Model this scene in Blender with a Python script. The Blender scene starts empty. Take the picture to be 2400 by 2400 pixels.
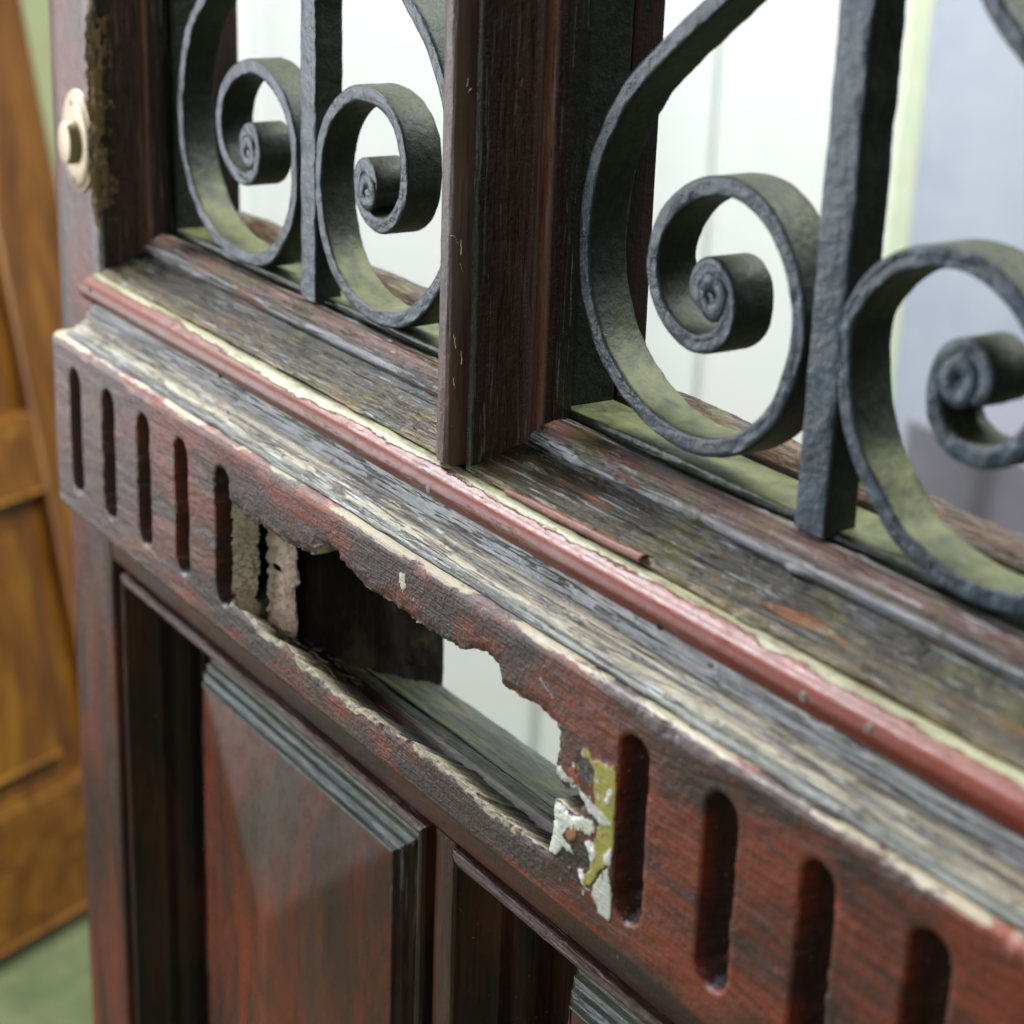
import bpy, bmesh, math, random
import numpy as np
from mathutils import Vector, Matrix
random.seed(7)
S = bpy.context.scene
# ------------------------------------------------------------------ camera
YAW, PITCH, ROLL = -.9844, .3423, -.036
f = Vector((math.sin(YAW)*math.cos(PITCH), math.cos(YAW)*math.cos(PITCH), -math.sin(PITCH)))
r = Vector((math.cos(YAW), -math.sin(YAW), 0)); d = f.cross(r)
r2 = math.cos(ROLL)*r + math.sin(ROLL)*d; d2 = -math.sin(ROLL)*r + math.cos(ROLL)*d
cam_d = bpy.data.cameras.new("camera"); cam = bpy.data.objects.new("camera", cam_d)
S.collection.objects.link(cam); S.camera = cam
cam.matrix_world = Matrix(((r2.x, -d2.x, -f.x, .8463), (r2.y, -d2.y, -f.y, -.3156), (r2.z, -d2.z, -f.z, .2514), (0, 0, 0, 1)))
cam_d.sensor_width = 36; cam_d.lens = 36*4615.5/2400
cam_d.clip_start = .02; cam_d.clip_end = 60
cam_d.dof.use_dof = True; cam_d.dof.focus_distance = .68; cam_d.dof.aperture_fstop = 10.5
# ------------------------------------------------------------------ light
W = bpy.data.worlds.new("World"); S.world = W; W.use_nodes = True
W.node_tree.nodes["Background"].inputs[0].default_value = (.80, .90, 1.0, 1)
W.node_tree.nodes["Background"].inputs[1].default_value = .06
S.view_settings.view_transform = 'Standard'; S.view_settings.look = 'None'
S.view_settings.exposure = .58; S.view_settings.gamma = 1
try: S.view_settings.use_curve_mapping = False
except Exception: pass
def area(name, loc, target, sx, sy, power, col):
    L = bpy.data.lights.new(name, 'AREA'); L.shape = 'RECTANGLE'; L.size = sx; L.size_y = sy
    L.energy = power; L.color = col
    o = bpy.data.objects.new(name, L); S.collection.objects.link(o); o.location = loc
    o.rotation_euler = (Vector(target)-Vector(loc)).to_track_quat('-Z', 'Y').to_euler()
area("skylight", (-1.35, -.10, 1.75), (.2, .0, 0), .8, .6, 100, (.93, .97, 1))
area("window_light", (-2.3, -1.75, .28), (.2, 0, 0), 1.1, 2.0, 54, (.92, .96, 1))
area("camera_side_fill", (2.4, -2.0, 1.5), (.2, 0, 0), 1.0, 1.0, 10, (1, .97, .93))  # added soft fill from camera right; no such lamp is known
area("back_hall_light", (.3, 1.0, 2.2), (-1.1, 1.4, -.2), 1.6, 1.2, 112, (.96, .98, 1))
# ------------------------------------------------------------------ noise
def _hash(ix, iy, iz, seed):
    n = (ix.astype(np.int64)*374761393 + iy.astype(np.int64)*668265263 + iz.astype(np.int64)*2147483647 + seed*144665) & 0xffffffff
    n = ((n ^ (n >> 13))*1274126177) & 0xffffffff
    n = (n ^ (n >> 16)) & 0xffffff
    return n/float(0xffffff)
def vnoise(x, y, z=0., seed=0):
    x, y, z = np.broadcast_arrays(np.asarray(x, float), np.asarray(y, float), np.asarray(z, float))
    ix, iy, iz = np.floor(x), np.floor(y), np.floor(z); fx, fy, fz = x-ix, y-iy, z-iz
    fx, fy, fz = [t*t*(3-2*t) for t in (fx, fy, fz)]; o = 0
    for a in (0, 1):
        for b in (0, 1):
            for c in (0, 1):
                o = o + (fx if a else 1-fx)*(fy if b else 1-fy)*(fz if c else 1-fz)*_hash(ix+a, iy+b, iz+c, seed)
    return o*2-1
def fbm(x, y, z=0., seed=0, oct=3):
    o = 0; a = 1.; t = 0
    for k in range(oct):
        o = o + a*vnoise(x*2**k, y*2**k, np.asarray(z)*2**k, seed+k); t += a; a *= .5
    return o/t
# ------------------------------------------------------------------ node helpers
class G:
    def __init__(s, name, rough=.5):
        s.m = bpy.data.materials.new(name); s.m.use_nodes = True; s.t = s.m.node_tree
        s.b = s.t.nodes["Principled BSDF"]; s.b.inputs["Roughness"].default_value = rough
        s.P = s.t.nodes.new("ShaderNodeNewGeometry").outputs["Position"]
    def N(s, ty): return s.t.nodes.new(ty)
    def put(s, sock, v):
        if isinstance(v, bpy.types.NodeSocket): s.t.links.new(v, sock)
        elif isinstance(v, tuple) and len(v) == 3 and sock.type == 'RGBA': sock.default_value = (*v, 1)
        else: sock.default_value = v
    def map(s, scale, loc=(0, 0, 0), rot=(0, 0, 0), src=None):
        n = s.N("ShaderNodeMapping"); s.put(n.inputs[0], src or s.P); n.inputs[3].default_value = scale
        n.inputs[1].default_value = loc; n.inputs[2].default_value = rot; return n.outputs[0]
    def noise(s, vec, scale=1, det=4, rough=.55, dist=0):
        n = s.N("ShaderNodeTexNoise"); s.put(n.inputs["Vector"], vec); n.inputs["Scale"].default_value = scale
        n.inputs["Detail"].default_value = det; n.inputs["Roughness"].default_value = rough
        n.inputs["Distortion"].default_value = dist; return n.outputs["Fac"]
    def vor(s, vec, scale=1, feat='DISTANCE_TO_EDGE'):
        n = s.N("ShaderNodeTexVoronoi"); n.feature = feat; s.put(n.inputs["Vector"], vec); n.inputs["Scale"].default_value = scale
        return n.outputs["Distance"]
    def math(s, op, a, b=0., c=0., clamp=False):
        n = s.N("ShaderNodeMath"); n.operation = op; n.use_clamp = clamp
        for i, v in enumerate((a, b, c)): s.put(n.inputs[i], v)
        return n.outputs[0]
    def step(s, v, lo, hi):           # smooth 0..1
        n = s.N("ShaderNodeMapRange"); n.interpolation_type = 'SMOOTHSTEP'
        s.put(n.inputs[0], v); n.inputs[1].default_value = lo; n.inputs[2].default_value = hi; return n.outputs[0]
    def mix(s, fac, a, b, mode='MIX'):
        n = s.N("ShaderNodeMix"); n.data_type = 'RGBA'; n.blend_type = mode
        s.put(n.inputs[0], fac); s.put(n.inputs[6], a); s.put(n.inputs[7], b); return n.outputs[2]
    def ramp(s, fac, stops, const=False):
        n = s.N("ShaderNodeValToRGB"); s.put(n.inputs[0], fac); cr = n.color_ramp
        if const: cr.interpolation = 'CONSTANT'
        while len(cr.elements) < len(stops): cr.elements.new(.5)
        for e, (p, c) in zip(cr.elements, stops):
            e.position = p; e.color = (*c, 1) if isinstance(c, tuple) else (c, c, c, 1)
        return n.outputs[0]
    def attr(s, name, col=False):
        n = s.N("ShaderNodeAttribute"); n.attribute_name = name; return n if col else n.outputs["Fac"]
    def xyz(s, src=None):
        n = s.N("ShaderNodeSeparateXYZ"); s.put(n.inputs[0], src or s.P); return n.outputs
    def normal(s): return s.xyz(s.N("ShaderNodeNewGeometry").outputs["Normal"])
    def bump(s, h, dist, strength=1, prev=None):
        n = s.N("ShaderNodeBump"); n.inputs["Distance"].default_value = dist; n.inputs["Strength"].default_value = strength
        s.put(n.inputs["Height"], h)
        if prev: s.put(n.inputs["Normal"], prev)
        return n.outputs[0]
    def out(s, col, rough=None, nrm=None, spec=None, metal=None, coat=None):
        s.put(s.b.inputs["Base Color"], col)
        if rough is not None: s.put(s.b.inputs["Roughness"], rough)
        if nrm is not None: s.put(s.b.inputs["Normal"], nrm)
        if spec is not None: s.put(s.b.inputs["Specular IOR Level"], spec)
        if metal is not None: s.b.inputs["Metallic"].default_value = metal
        if coat is not None:
            s.b.inputs["Coat Weight"].default_value = coat; s.b.inputs["Coat Roughness"].default_value = .3
        return s.m
def gr(axis, along, across):          # scale vector stretched along the grain
    return tuple(along if a == axis else across for a in 'XYZ')
# ------------------------------------------------------------------ materials
def varnish(name, axis, red=(.19, .038, .019), dark=(.040, .021, .018), grey=(.085, .060, .058), redness=.5, rough=.33, speck=.5, wear=None, bmp=.0005):
    """old brown varnish over wood: red to near-black blotches, fine grain, pale flecks"""
    g = G(name)
    a = g.noise(g.map(gr(axis, 9, 42)), 1, 5, .6, .6)
    b = g.noise(g.map(gr(axis, 40, 900)), 1, 3, .6, .2)
    c1 = g.mix(g.step(a, .56-redness*.40, .84-redness*.3), dark, red)
    e = g.noise(g.map(gr(axis, 6, 20), (3, 1, 7)), 1, 4, .6)
    c1 = g.mix(g.math('MULTIPLY', g.step(e, .52, .70), .55), c1, grey)
    c1 = g.mix(g.math('MULTIPLY', g.step(b, .52, .66), .55), c1, tuple(x*.5 for x in dark))
    s1 = g.noise(g.map((1, 1, 1)), 700, 2, .5); s2 = g.noise(g.map((1, 1, 1)), 60, 2)
    sp = g.math('MULTIPLY', g.step(s1, .70, .76), g.step(s2, .5-.1*speck, .62))
    c1 = g.mix(g.math('MULTIPLY', sp, speck), c1, (.42, .38, .33))
    if wear:
        e = g.attr('wear'); n = g.noise(g.map(gr(axis, 60, 300)), 1, 5, .65)
        w = g.step(g.math('ADD', e, g.math('MULTIPLY', n, .9)), .93, 1.02)
        c1 = g.mix(w, c1, g.mix(b, wear, tuple(x*.6 for x in wear)))
    h = g.math('ADD', g.math('MULTIPLY', b, .6), g.math('ADD', g.noise(g.P, 220, 4, .6), g.math('MULTIPLY', s1, .3)))
    nr = g.bump(h, bmp, .65)
    ro = g.math('ADD', rough-.08, g.math('MULTIPLY', g.noise(g.P, 130, 3), .26))
    return g.out(c1, ro, nr, spec=.42)

def weathered(name, axis, stops, vmax, wob=.05, crack=.75, moss=0., speck=0., rough=.5, crackcol=(.030, .026, .022), orange=0., cscale=1., thr=.55, fleck=.45, sp=.42):
    """painted moulding worn down in bands (attribute v runs across the profile) with open grain"""
    g = G(name); v = g.math('DIVIDE', g.attr('v'), vmax)
    n1 = g.noise(g.map(gr(axis, 26, 150)), 1, 5, .62); n0 = g.noise(g.map(gr(axis, 7, 60), (5, 5, 5)), 1, 3, .5)
    vv = g.math('ADD', v, g.math('MULTIPLY', g.math('SUBTRACT', n1, .5), wob*2.2))
    vv = g.math('ADD', vv, g.math('MULTIPLY', g.math('SUBTRACT', n0, .5), wob*1.6))
    c = g.ramp(vv, stops)
    k1 = g.noise(g.map(gr(axis, 26*cscale, 780*cscale)), 1, 3, .62, .45)      # fine open grain
    k2 = g.noise(g.map(gr(axis, 30*cscale, 520*cscale), (9, 2, 4)), 1, 5, .65, .6)
    k3 = g.noise(g.map(gr(axis, 10, 70), (1, 8, 2)), 1, 3, .5)
    cr = g.math('MULTIPLY', g.step(k1, thr-.01, thr+.02), g.math('ADD', .35, g.math('MULTIPLY', g.step(k3, .40, .58), .65)))
    cr = g.math('MAXIMUM', cr, g.step(k2, .63, .655))
    c = g.mix(g.math('MULTIPLY', cr, crack), c, crackcol)
    l1 = g.noise(g.map(gr(axis, 36, 860), (2, 3, 9)), 1, 3, .6, .3)
    c = g.mix(g.math('MULTIPLY', g.step(l1, .60, .62), g.math('MULTIPLY', g.step(g.noise(g.map(gr(axis, 18, 110), (6, 1, 1)), 1, 3), .40, .60), fleck)), c, (.62, .64, .66))
    if orange:
        o = g.noise(g.map(gr(axis, 22, 170), (7, 7, 1)), 1, 5, .65)
        c = g.mix(g.math('MULTIPLY', g.step(o, .60, .66), orange), c, (.24, .088, .026))
    if moss:
        m = g.noise(g.map((1, 1, 1), (4, 4, 4)), 55, 5, .65)
        c = g.mix(g.math('MULTIPLY', g.step(m, .52, .62), moss), c, g.mix(g.noise(g.P, 300, 3), (.055, .060, .010), (.15, .14, .035)))
    if speck:
        s1 = g.noise(g.map(gr(axis, 300, 650)), 1, 3, .6)
        c = g.mix(g.math('MULTIPLY', g.step(s1, .64, .69), speck), c, (.55, .58, .60))
    h = g.math('SUBTRACT', g.math('ADD', g.math('MULTIPLY', n1, .8), g.math('MULTIPLY', g.noise(g.P, 500, 4, .65), .7)), g.math('MULTIPLY', cr, 1.3))
    h = g.math('ADD', h, g.math('MULTIPLY', k1, .7))
    ro = g.math('ADD', rough-.12, g.math('MULTIPLY', g.noise(g.P, 90, 4), .3))
    return g.out(c, ro, g.bump(h, .0010, .95), spec=sp)

CREAM = (.60, .55, .40); PAINT = (.55, .56, .58)
M = {}
M['stile'] = varnish('varnished_oak_upright', 'Z', grey=(.13, .10, .095), redness=.50)
M['mull'] = varnish('mullion_brown_paint', 'Z', red=(.17, .075, .052), dark=(.11, .070, .058), grey=(.24, .18, .165), redness=.45, rough=.40)
M['dark_v'] = varnish('dark_brown_moulding', 'Z', red=(.095, .028, .017), dark=(.036, .018, .013), grey=(.085, .050, .040), redness=.45, rough=.30, speck=.9)
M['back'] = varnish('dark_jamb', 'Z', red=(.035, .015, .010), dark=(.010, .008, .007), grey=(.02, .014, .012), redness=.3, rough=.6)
M['muntin'] = varnish('muntin_varnish', 'Z', red=(.17, .055, .032), dark=(.06, .032, .026), redness=.5, wear=(.40, .22, .10))
M['side'] = weathered('side_moulding_varnish', 'Z', [(0, (.04, .022, .016)), (.035, (.03, .035, .025)), (.06, (.10, .12, .09)), (.09, (.022, .014, .010)), (.30, (.050, .022, .015)), (.48, (.060, .028, .020)), (.55, (.11, .060, .046)), (.61, (.26, .18, .15)), (.66, (.12, .060, .045)), (.72, (.20, .060, .040)), (.77, (.24, .13, .10)), (.81, (.03, .012, .008)), (1, (.010, .010, .007))], .0385, .022, .55, moss=.06, rough=.36, fleck=.18, thr=.60)  # pale worn band also paints in the highlight along the ridge
M['rail'] = varnish('rail_varnish', 'X', red=(.13, .036, .020), dark=(.034, .020, .018), redness=.5)
M['pm_v'] = varnish('panel_moulding_upright', 'Z', red=(.10, .030, .020), dark=(.020, .014, .012), grey=(.045, .032, .030), redness=.35, rough=.33, wear=(.30, .26, .2))
M['pm_h'] = weathered('panel_moulding_top', 'X', [(0, (.06, .02, .014)), (.16, (.10, .035, .025)), (.28, (.28, .27, .24)), (.40, (.36, .36, .33)), (.5, (.11, .04, .028)), (.62, (.055, .024, .018)), (1, (.04, .02, .016))], .05, .03, .6, moss=.25, rough=.42, thr=.6)
M['field'] = varnish('raised_panel_varnish', 'Z', red=(.22, .042, .020), dark=(.065, .030, .024), grey=(.12, .085, .08), redness=.62, rough=.24, speck=.25, bmp=.00016)
M['steps'] = weathered('panel_step_green', 'X', [(0, (.10, .12, .11)), (.3, (.17, .20, .18)), (.5, (.20, .22, .15)), (.7, (.14, .17, .16)), (1, (.15, .18, .17))], .02, .1, .6, moss=.3, rough=.32)
M['steps_v'] = weathered('panel_step_upright', 'Z', [(0, (.05, .028, .022)), (.5, (.08, .055, .042)), (1, (.07, .035, .028))], .02, .2, .6, moss=.2, rough=.45)
# ramp under the bead (v: 0 at the board edge .. .030 at the bead)
M['ramp'] = weathered('worn_ramp_paint', 'X', [(0, (.02, .025, .018)), (.12, (.03, .04, .03)), (.17, (.24, .25, .22)), (.22, (.05, .055, .045)), (.29, (.42, .38, .28)), (.36, (.34, .28, .18)), (.41, (.10, .09, .07)), (.47, (.44, .38, .27)), (.54, (.20, .165, .12)), (.62, (.42, .44, .48)), (.75, (.60, .60, .61)), (.87, (.34, .30, .26)), (1, (.40, .34, .28))], .030, .050, 1., speck=.35, rough=.34, thr=.53, fleck=.75, moss=.15, crackcol=(.035, .028, .024))
M['sill_slope'] = weathered('weathered_sill', 'X', [(0, (.24, .17, .07)), (.05, (.15, .11, .045)), (.12, (.040, .036, .020)), (.20, (.095, .060, .026)), (.27, (.028, .026, .014)), (.36, (.060, .040, .018)), (.43, (.022, .021, .012)), (.50, (.045, .042, .034)), (.55, (.30, .32, .36)), (.60, (.50, .50, .53)), (.645, (.12, .07, .058)), (.74, (.20, .10, .08)), (.84, (.13, .065, .05)), (.89, (.46, .43, .40)), (.925, (.04, .04, .025)), (1, (.030, .034, .018))], .043, .032, .9, moss=.6, speck=.25, rough=.30, orange=1., fleck=.5, sp=.26, thr=.53)
M['raw'] = weathered('torn_raw_wood', 'X', [(0, (.84, .74, .56)), (.20, (.68, .58, .41)), (.35, (.22, .19, .12)), (.6, (.10, .09, .06)), (1, (.05, .045, .028))], .026, .12, .6, moss=.22, rough=.75)
M['rawZ'] = weathered('split_wood_end', 'Y', [(0, (.88, .76, .58)), (.5, (.84, .68, .54)), (1, (.62, .46, .36))], 1, .3, .55, rough=.8, cscale=.7, thr=.6)
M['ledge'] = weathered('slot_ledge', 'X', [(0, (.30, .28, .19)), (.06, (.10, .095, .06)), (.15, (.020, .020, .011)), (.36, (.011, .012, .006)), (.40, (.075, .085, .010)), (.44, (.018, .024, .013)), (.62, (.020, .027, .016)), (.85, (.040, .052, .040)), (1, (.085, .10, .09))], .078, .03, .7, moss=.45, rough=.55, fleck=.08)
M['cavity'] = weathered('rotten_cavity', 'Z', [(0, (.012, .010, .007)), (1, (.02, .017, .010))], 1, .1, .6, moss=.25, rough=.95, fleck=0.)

def board_mat():
    g = G('fluted_board_varnish'); X = g.xyz()
    n = g.noise(g.map((14, 30, 42)), 1, 5, .62, .5)
    # growth rings : contour lines of a slow noise
    q = g.noise(g.map((3.2, 8, 15), (1.3, 0, .4)), 1, 2, .35, .4)
    ring = g.math('SINE', g.math('ADD', g.math('MULTIPLY', q, 190), g.math('MULTIPLY', g.noise(g.P, 60, 3), 5)))
    rg = g.math('MULTIPLY', g.step(ring, .1, .95), g.step(g.noise(g.P, 25, 2), .38, .55))
    red, dk, gy = (.230, .042, .017), (.052, .024, .019), (.10, .070, .066)
    c = g.mix(g.step(n, .40, .60), dk, red)
    c = g.mix(g.math('MULTIPLY', rg, .55), c, (.040, .020, .016))
    # the old letter slot surround is scuffed grey brown, the grazing sheen on the left end is painted mauve
    gx = g.math('ADD', X[0], g.math('MULTIPLY', g.noise(g.P, 22, 4), .12))
    scuff = g.math('MULTIPLY', g.step(gx, .19, .23), g.step(gx, .50, .44))
    left_sheen = g.step(gx, .24, .0)
    c = g.mix(g.math('MULTIPLY', g.step(g.noise(g.map((30, 60, 90)), 1, 4), .40, .58), g.math('MULTIPLY', scuff, .9)), c, (.052, .037, .033))
    c = g.mix(g.math('MULTIPLY', g.math('ADD', .35, g.noise(g.P, 60, 4)), g.math('MULTIPLY', left_sheen, .9), 0, True), c, (.15, .095, .09))
    lf = g.noise(g.map((60, 60, 1300), (0, 0, 0), (0, .5, 0)), 1, 3, .5, .5)
    c = g.mix(g.math('MULTIPLY', g.step(lf, .55, .66), .5), c, (.040, .022, .020))
    # pale paint on worn edges
    w = g.math('ADD', g.attr('wear'), g.math('MULTIPLY', g.noise(g.map((90, 200, 260)), 1, 5, .65), .9))
    ww = g.step(w, .94, 1.02)
    c = g.mix(ww, c, g.mix(g.noise(g.map((60, 300, 500)), 1, 3), (.42, .37, .25), (.26, .21, .13)))
    # browner varnish in the grooves, darkened further to paint in their shade
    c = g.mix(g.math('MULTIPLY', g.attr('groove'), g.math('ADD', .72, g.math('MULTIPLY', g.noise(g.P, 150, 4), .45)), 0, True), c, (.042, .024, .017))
    # scuffed flute bottoms, their glossy sheen painted as pale colour
    b = g.math('ADD', g.attr('scuff_sheen'), g.math('MULTIPLY', g.noise(g.P, 600, 4, .75), .9))
    c = g.mix(g.step(b, .92, 1.25), c, (.26, .28, .31))
    # layered paint by the broken end
    pc = g.attr('patch', True)
    pa = g.math('ADD', pc.outputs['Alpha'], g.math('MULTIPLY', g.math('SUBTRACT', g.noise(g.P, 420, 4, .6), .5), .9))
    pm = g.step(pa, .46, .54)
    flk = g.noise(g.P, 900, 3, .6)
    pcol = g.mix(g.math('MULTIPLY', g.step(flk, .60, .66), .35), pc.outputs['Color'], (.05, .04, .03))
    c = g.mix(pm, c, pcol)
    s1 = g.noise(g.P, 650, 2); c = g.mix(g.math('MULTIPLY', g.step(s1, .71, .75), .6), c, (.45, .40, .36))
    h = g.math('ADD', g.math('MULTIPLY', g.noise(g.P, 240, 5, .65), 1.0), g.math('MULTIPLY', lf, .5))
    h = g.math('SUBTRACT', h, g.math('MULTIPLY', g.step(ring, .1, .95), .06))
    h = g.math('ADD', h, g.math('MULTIPLY', pm, .9))
    h = g.math('ADD', h, g.math('MULTIPLY', g.math('MULTIPLY', scuff, g.noise(g.P, 600, 4, .7)), 1.0))
    ro = g.math('ADD', .26, g.math('MULTIPLY', g.noise(g.P, 110, 4), .26))
    return g.out(c, ro, g.bump(h, .0007, .75), spec=.42)
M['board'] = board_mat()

def bead_mat():
    g = G('peeling_red_bead'); X = g.xyz(); v = g.math('DIVIDE', g.attr('v'), .026)
    n = g.noise(g.map((55, 160, 160)), 1, 6, .68); n2 = g.noise(g.map((9, 9, 9)), 1, 2)
    # peeling line moves up and down along the bead; fully red again to the right
    e = g.math('ADD', v, g.math('ADD', g.math('MULTIPLY', g.math('SUBTRACT', n, .5), .34), g.math('MULTIPLY', g.math('SUBTRACT', n2, .5), .36)))
    red = g.mix(g.step(X[0], -.02, .46), (.155, .045, .028), (.165, .022, .006))
    red = g.mix(g.math('MULTIPLY', g.step(g.noise(g.P, 160, 4), .5, .7), .3), red, (.18, .05, .03))
    red = g.mix(g.math('MULTIPLY', g.step(g.noise(g.map((30, 30, 30)), 1, 3), .55, .7), .5), red, (.20, .10, .085))
    cream = g.mix(g.step(g.noise(g.map((60, 500, 500)), 1, 4, .6), .50, .70), (.36, .355, .225), (.22, .20, .11))
    rm = g.step(e, .715, .69)
    c = g.mix(rm, cream, red)
    edge = g.math('MULTIPLY', g.step(e, .675, .695), g.step(e, .74, .72))
    c = g.mix(g.math('MULTIPLY', edge, .7), c, (.12, .03, .015))
    und = g.step(e, .04, .10); c = g.mix(g.math('SUBTRACT', 1, und), c, (.05, .035, .025))
    top = g.step(e, .86, .93); c = g.mix(top, c, (.07, .065, .03))
    dots = g.step(g.noise(g.P, 520, 2), .73, .76); c = g.mix(g.math('MULTIPLY', dots, .7), c, (.10, .05, .035))
    ck = g.vor(g.map((60, 160, 160)), 1); c = g.mix(g.math('MULTIPLY', g.step(ck, .012, .004), .5), c, (.10, .07, .05))
    scf = g.step(g.noise(g.map((35, 260, 260), (3, 3, 3)), 1, 5, .7), .60, .66)
    c = g.mix(g.math('MULTIPLY', scf, .55), c, (.20, .11, .08))
    drt = g.step(g.noise(g.map((50, 90, 90), (8, 3, 3)), 1, 5, .7), .58, .68)
    c = g.mix(g.math('MULTIPLY', drt, .5), c, (.07, .035, .022))
    h = g.math('ADD', g.math('MULTIPLY', rm, 1.0), g.math('ADD', g.math('MULTIPLY', g.noise(g.P, 700, 4, .65), .34), g.math('MULTIPLY', scf, -.3)))
    return g.out(c, g.math('ADD', .16, g.math('MULTIPLY', g.noise(g.P, 330, 5, .7), .40)), g.bump(h, .0006, .7), spec=.28)
M['bead'] = bead_mat()

def iron_mat(name, front=(.038, .058, .082), side=(.013, .018, .013), mossy=1.):
    g = G(name); N = g.normal()
    big = g.noise(g.P, 130, 3, .5); md = g.noise(g.P, 330, 4, .6); fine = g.noise(g.P, 1300, 3, .6)
    c = g.mix(g.step(big, .35, .65), tuple(x*.75 for x in front), tuple(min(1, x*1.3) for x in front))
    # paler specks that paint highlights onto the hammered faces
    c = g.mix(g.math('MULTIPLY', g.step(md, .56, .72), .5), c, (.12, .135, .16))
    c = g.mix(g.math('MULTIPLY', g.step(g.noise(g.P, 420, 3), .66, .72), .5), c, (.14, .085, .06))
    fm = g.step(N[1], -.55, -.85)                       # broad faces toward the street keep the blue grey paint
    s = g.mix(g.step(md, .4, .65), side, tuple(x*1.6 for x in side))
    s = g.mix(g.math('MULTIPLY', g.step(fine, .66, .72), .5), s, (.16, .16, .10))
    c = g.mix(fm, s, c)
    up = g.step(g.math('ADD', N[2], g.math('MULTIPLY', g.math('SUBTRACT', big, .5), .9)), .30, .85)
    lowz = g.step(g.xyz()[2], .105, .078)
    dustc = g.mix(g.math('MULTIPLY', g.step(g.noise(g.P, 120, 3), .15, .75), lowz), g.mix(g.step(g.noise(g.P, 500, 4), .45, .6), (.020, .026, .012), (.045, .056, .016)), (.13, .14, .05))
    c = g.mix(g.math('MULTIPLY', g.math('MULTIPLY', up, g.math('SUBTRACT', 1, fm)), mossy), c, dustc)
    h = g.math('ADD', g.math('MULTIPLY', g.noise(g.P, 210, 3, .5), 1.4), g.math('ADD', g.math('MULTIPLY', md, .7), g.math('MULTIPLY', fine, .4)))
    ro = g.math('ADD', .33, g.math('MULTIPLY', g.math('SUBTRACT', 1, fm), .25))
    return g.out(c, ro, g.bump(h, .00065, .65), spec=.38)
M['iron'] = iron_mat('painted_wrought_iron')
M['iron_frame'] = iron_mat('mossy_iron_frame', (.035, .045, .032), (.012, .014, .010), 1.)

def brass_mat():
    g = G('worn_brass'); n = g.noise(g.P, 160, 4)
    c = g.mix(n, (.50, .40, .27), (.42, .34, .24))
    return g.out(c, g.math('ADD', .38, g.math('MULTIPLY', g.noise(g.P, 300, 4), .2)), g.bump(g.noise(g.P, 500, 3), .0002, .4), metal=.55)
M['brass'] = brass_mat()
def flat(name, c, rough=.6, var=.3, sc=80, bump=.0004, metal=None):
    g = G(name); n = g.noise(g.P, sc, 5, .6)
    return g.out(g.mix(n, tuple(x*(1-var) for x in c), tuple(min(1, x*(1+var)) for x in c)), rough, g.bump(g.noise(g.P, sc*4, 4), bump, .6), metal=metal)
M['screw'] = flat('screw_brown', (.16, .09, .04), .5)
M['button'] = flat('green_dark_button_side', (.30, .28, .12), .35, .3)
M['nail'] = flat('nail_grey', (.25, .22, .20), .45)
M['nailhole'] = flat('nail_hole', (.012, .008, .006), .9)
M['flake'] = flat('curled_red_flake', (.20, .065, .040), .5, .5, 300)
M['straw'] = flat('dry_straw', (.42, .34, .18), .8)
M['debris'] = flat('mossy_debris', (.075, .062, .030), .9, .7, 300)
M['crumb'] = weathered('crumbled_filler', 'Z', [(0, (.36, .26, .12)), (.5, (.22, .15, .07)), (1, (.36, .25, .12))], 1, .6, .95, moss=.0, rough=.9, crackcol=(.02, .014, .010), fleck=.2, cscale=.55, thr=.50)

# ------------------------------------------------------------------ mesh helpers
BASE = Vector((.301, .053, -.95))
def link(o, parent=None):
    S.collection.objects.link(o)
    if parent is not None: o.parent = parent
    return o
def empty(name, loc, label, cat, rot=0, group=None):
    o = bpy.data.objects.new(name, None); link(o); o.location = loc; o.rotation_euler = (0, 0, rot); o.empty_display_size = .1
    o['label'] = label; o['category'] = cat
    if group: o['group'] = group
    return o
def mesh(name, V, F, mats, parent=None, base=BASE, fmat=None, attrs=None, cattrs=None, angle=38, label=None):
    V = np.asarray(V, float) - np.array(base)
    me = bpy.data.meshes.new(name); me.from_pydata(V.tolist(), [], [tuple(int(i) for i in q) for q in F])
    for m in (mats if isinstance(mats, (list, tuple)) else [mats]): me.materials.append(m)
    if fmat is not None: me.polygons.foreach_set('material_index', np.asarray(fmat, dtype=np.int32))
    for k, a in (attrs or {}).items():
        at = me.attributes.new(k, 'FLOAT', 'POINT'); at.data.foreach_set('value', np.asarray(a, dtype=np.float32))
    for k, a in (cattrs or {}).items():
        at = me.attributes.new(k, 'FLOAT_COLOR', 'POINT'); at.data.foreach_set('color', np.asarray(a, dtype=np.float32).ravel())
    me.polygons.foreach_set('use_smooth', np.ones(len(me.polygons), dtype=bool))
    if angle: me.set_sharp_from_angle(angle=math.radians(angle))
    me.update(); me.validate()
    o = bpy.data.objects.new(name, me); link(o, parent)
    if label: o['label'] = label
    return o
def densify(prof, step):
    out = [prof[0]]
    for a, b in zip(prof[:-1], prof[1:]):
        a = np.array(a); b = np.array(b); n = max(1, int(math.ceil(np.linalg.norm(b-a)/step)))
        for k in range(1, n+1): out.append(tuple(a+(b-a)*k/n))
    return out
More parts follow.
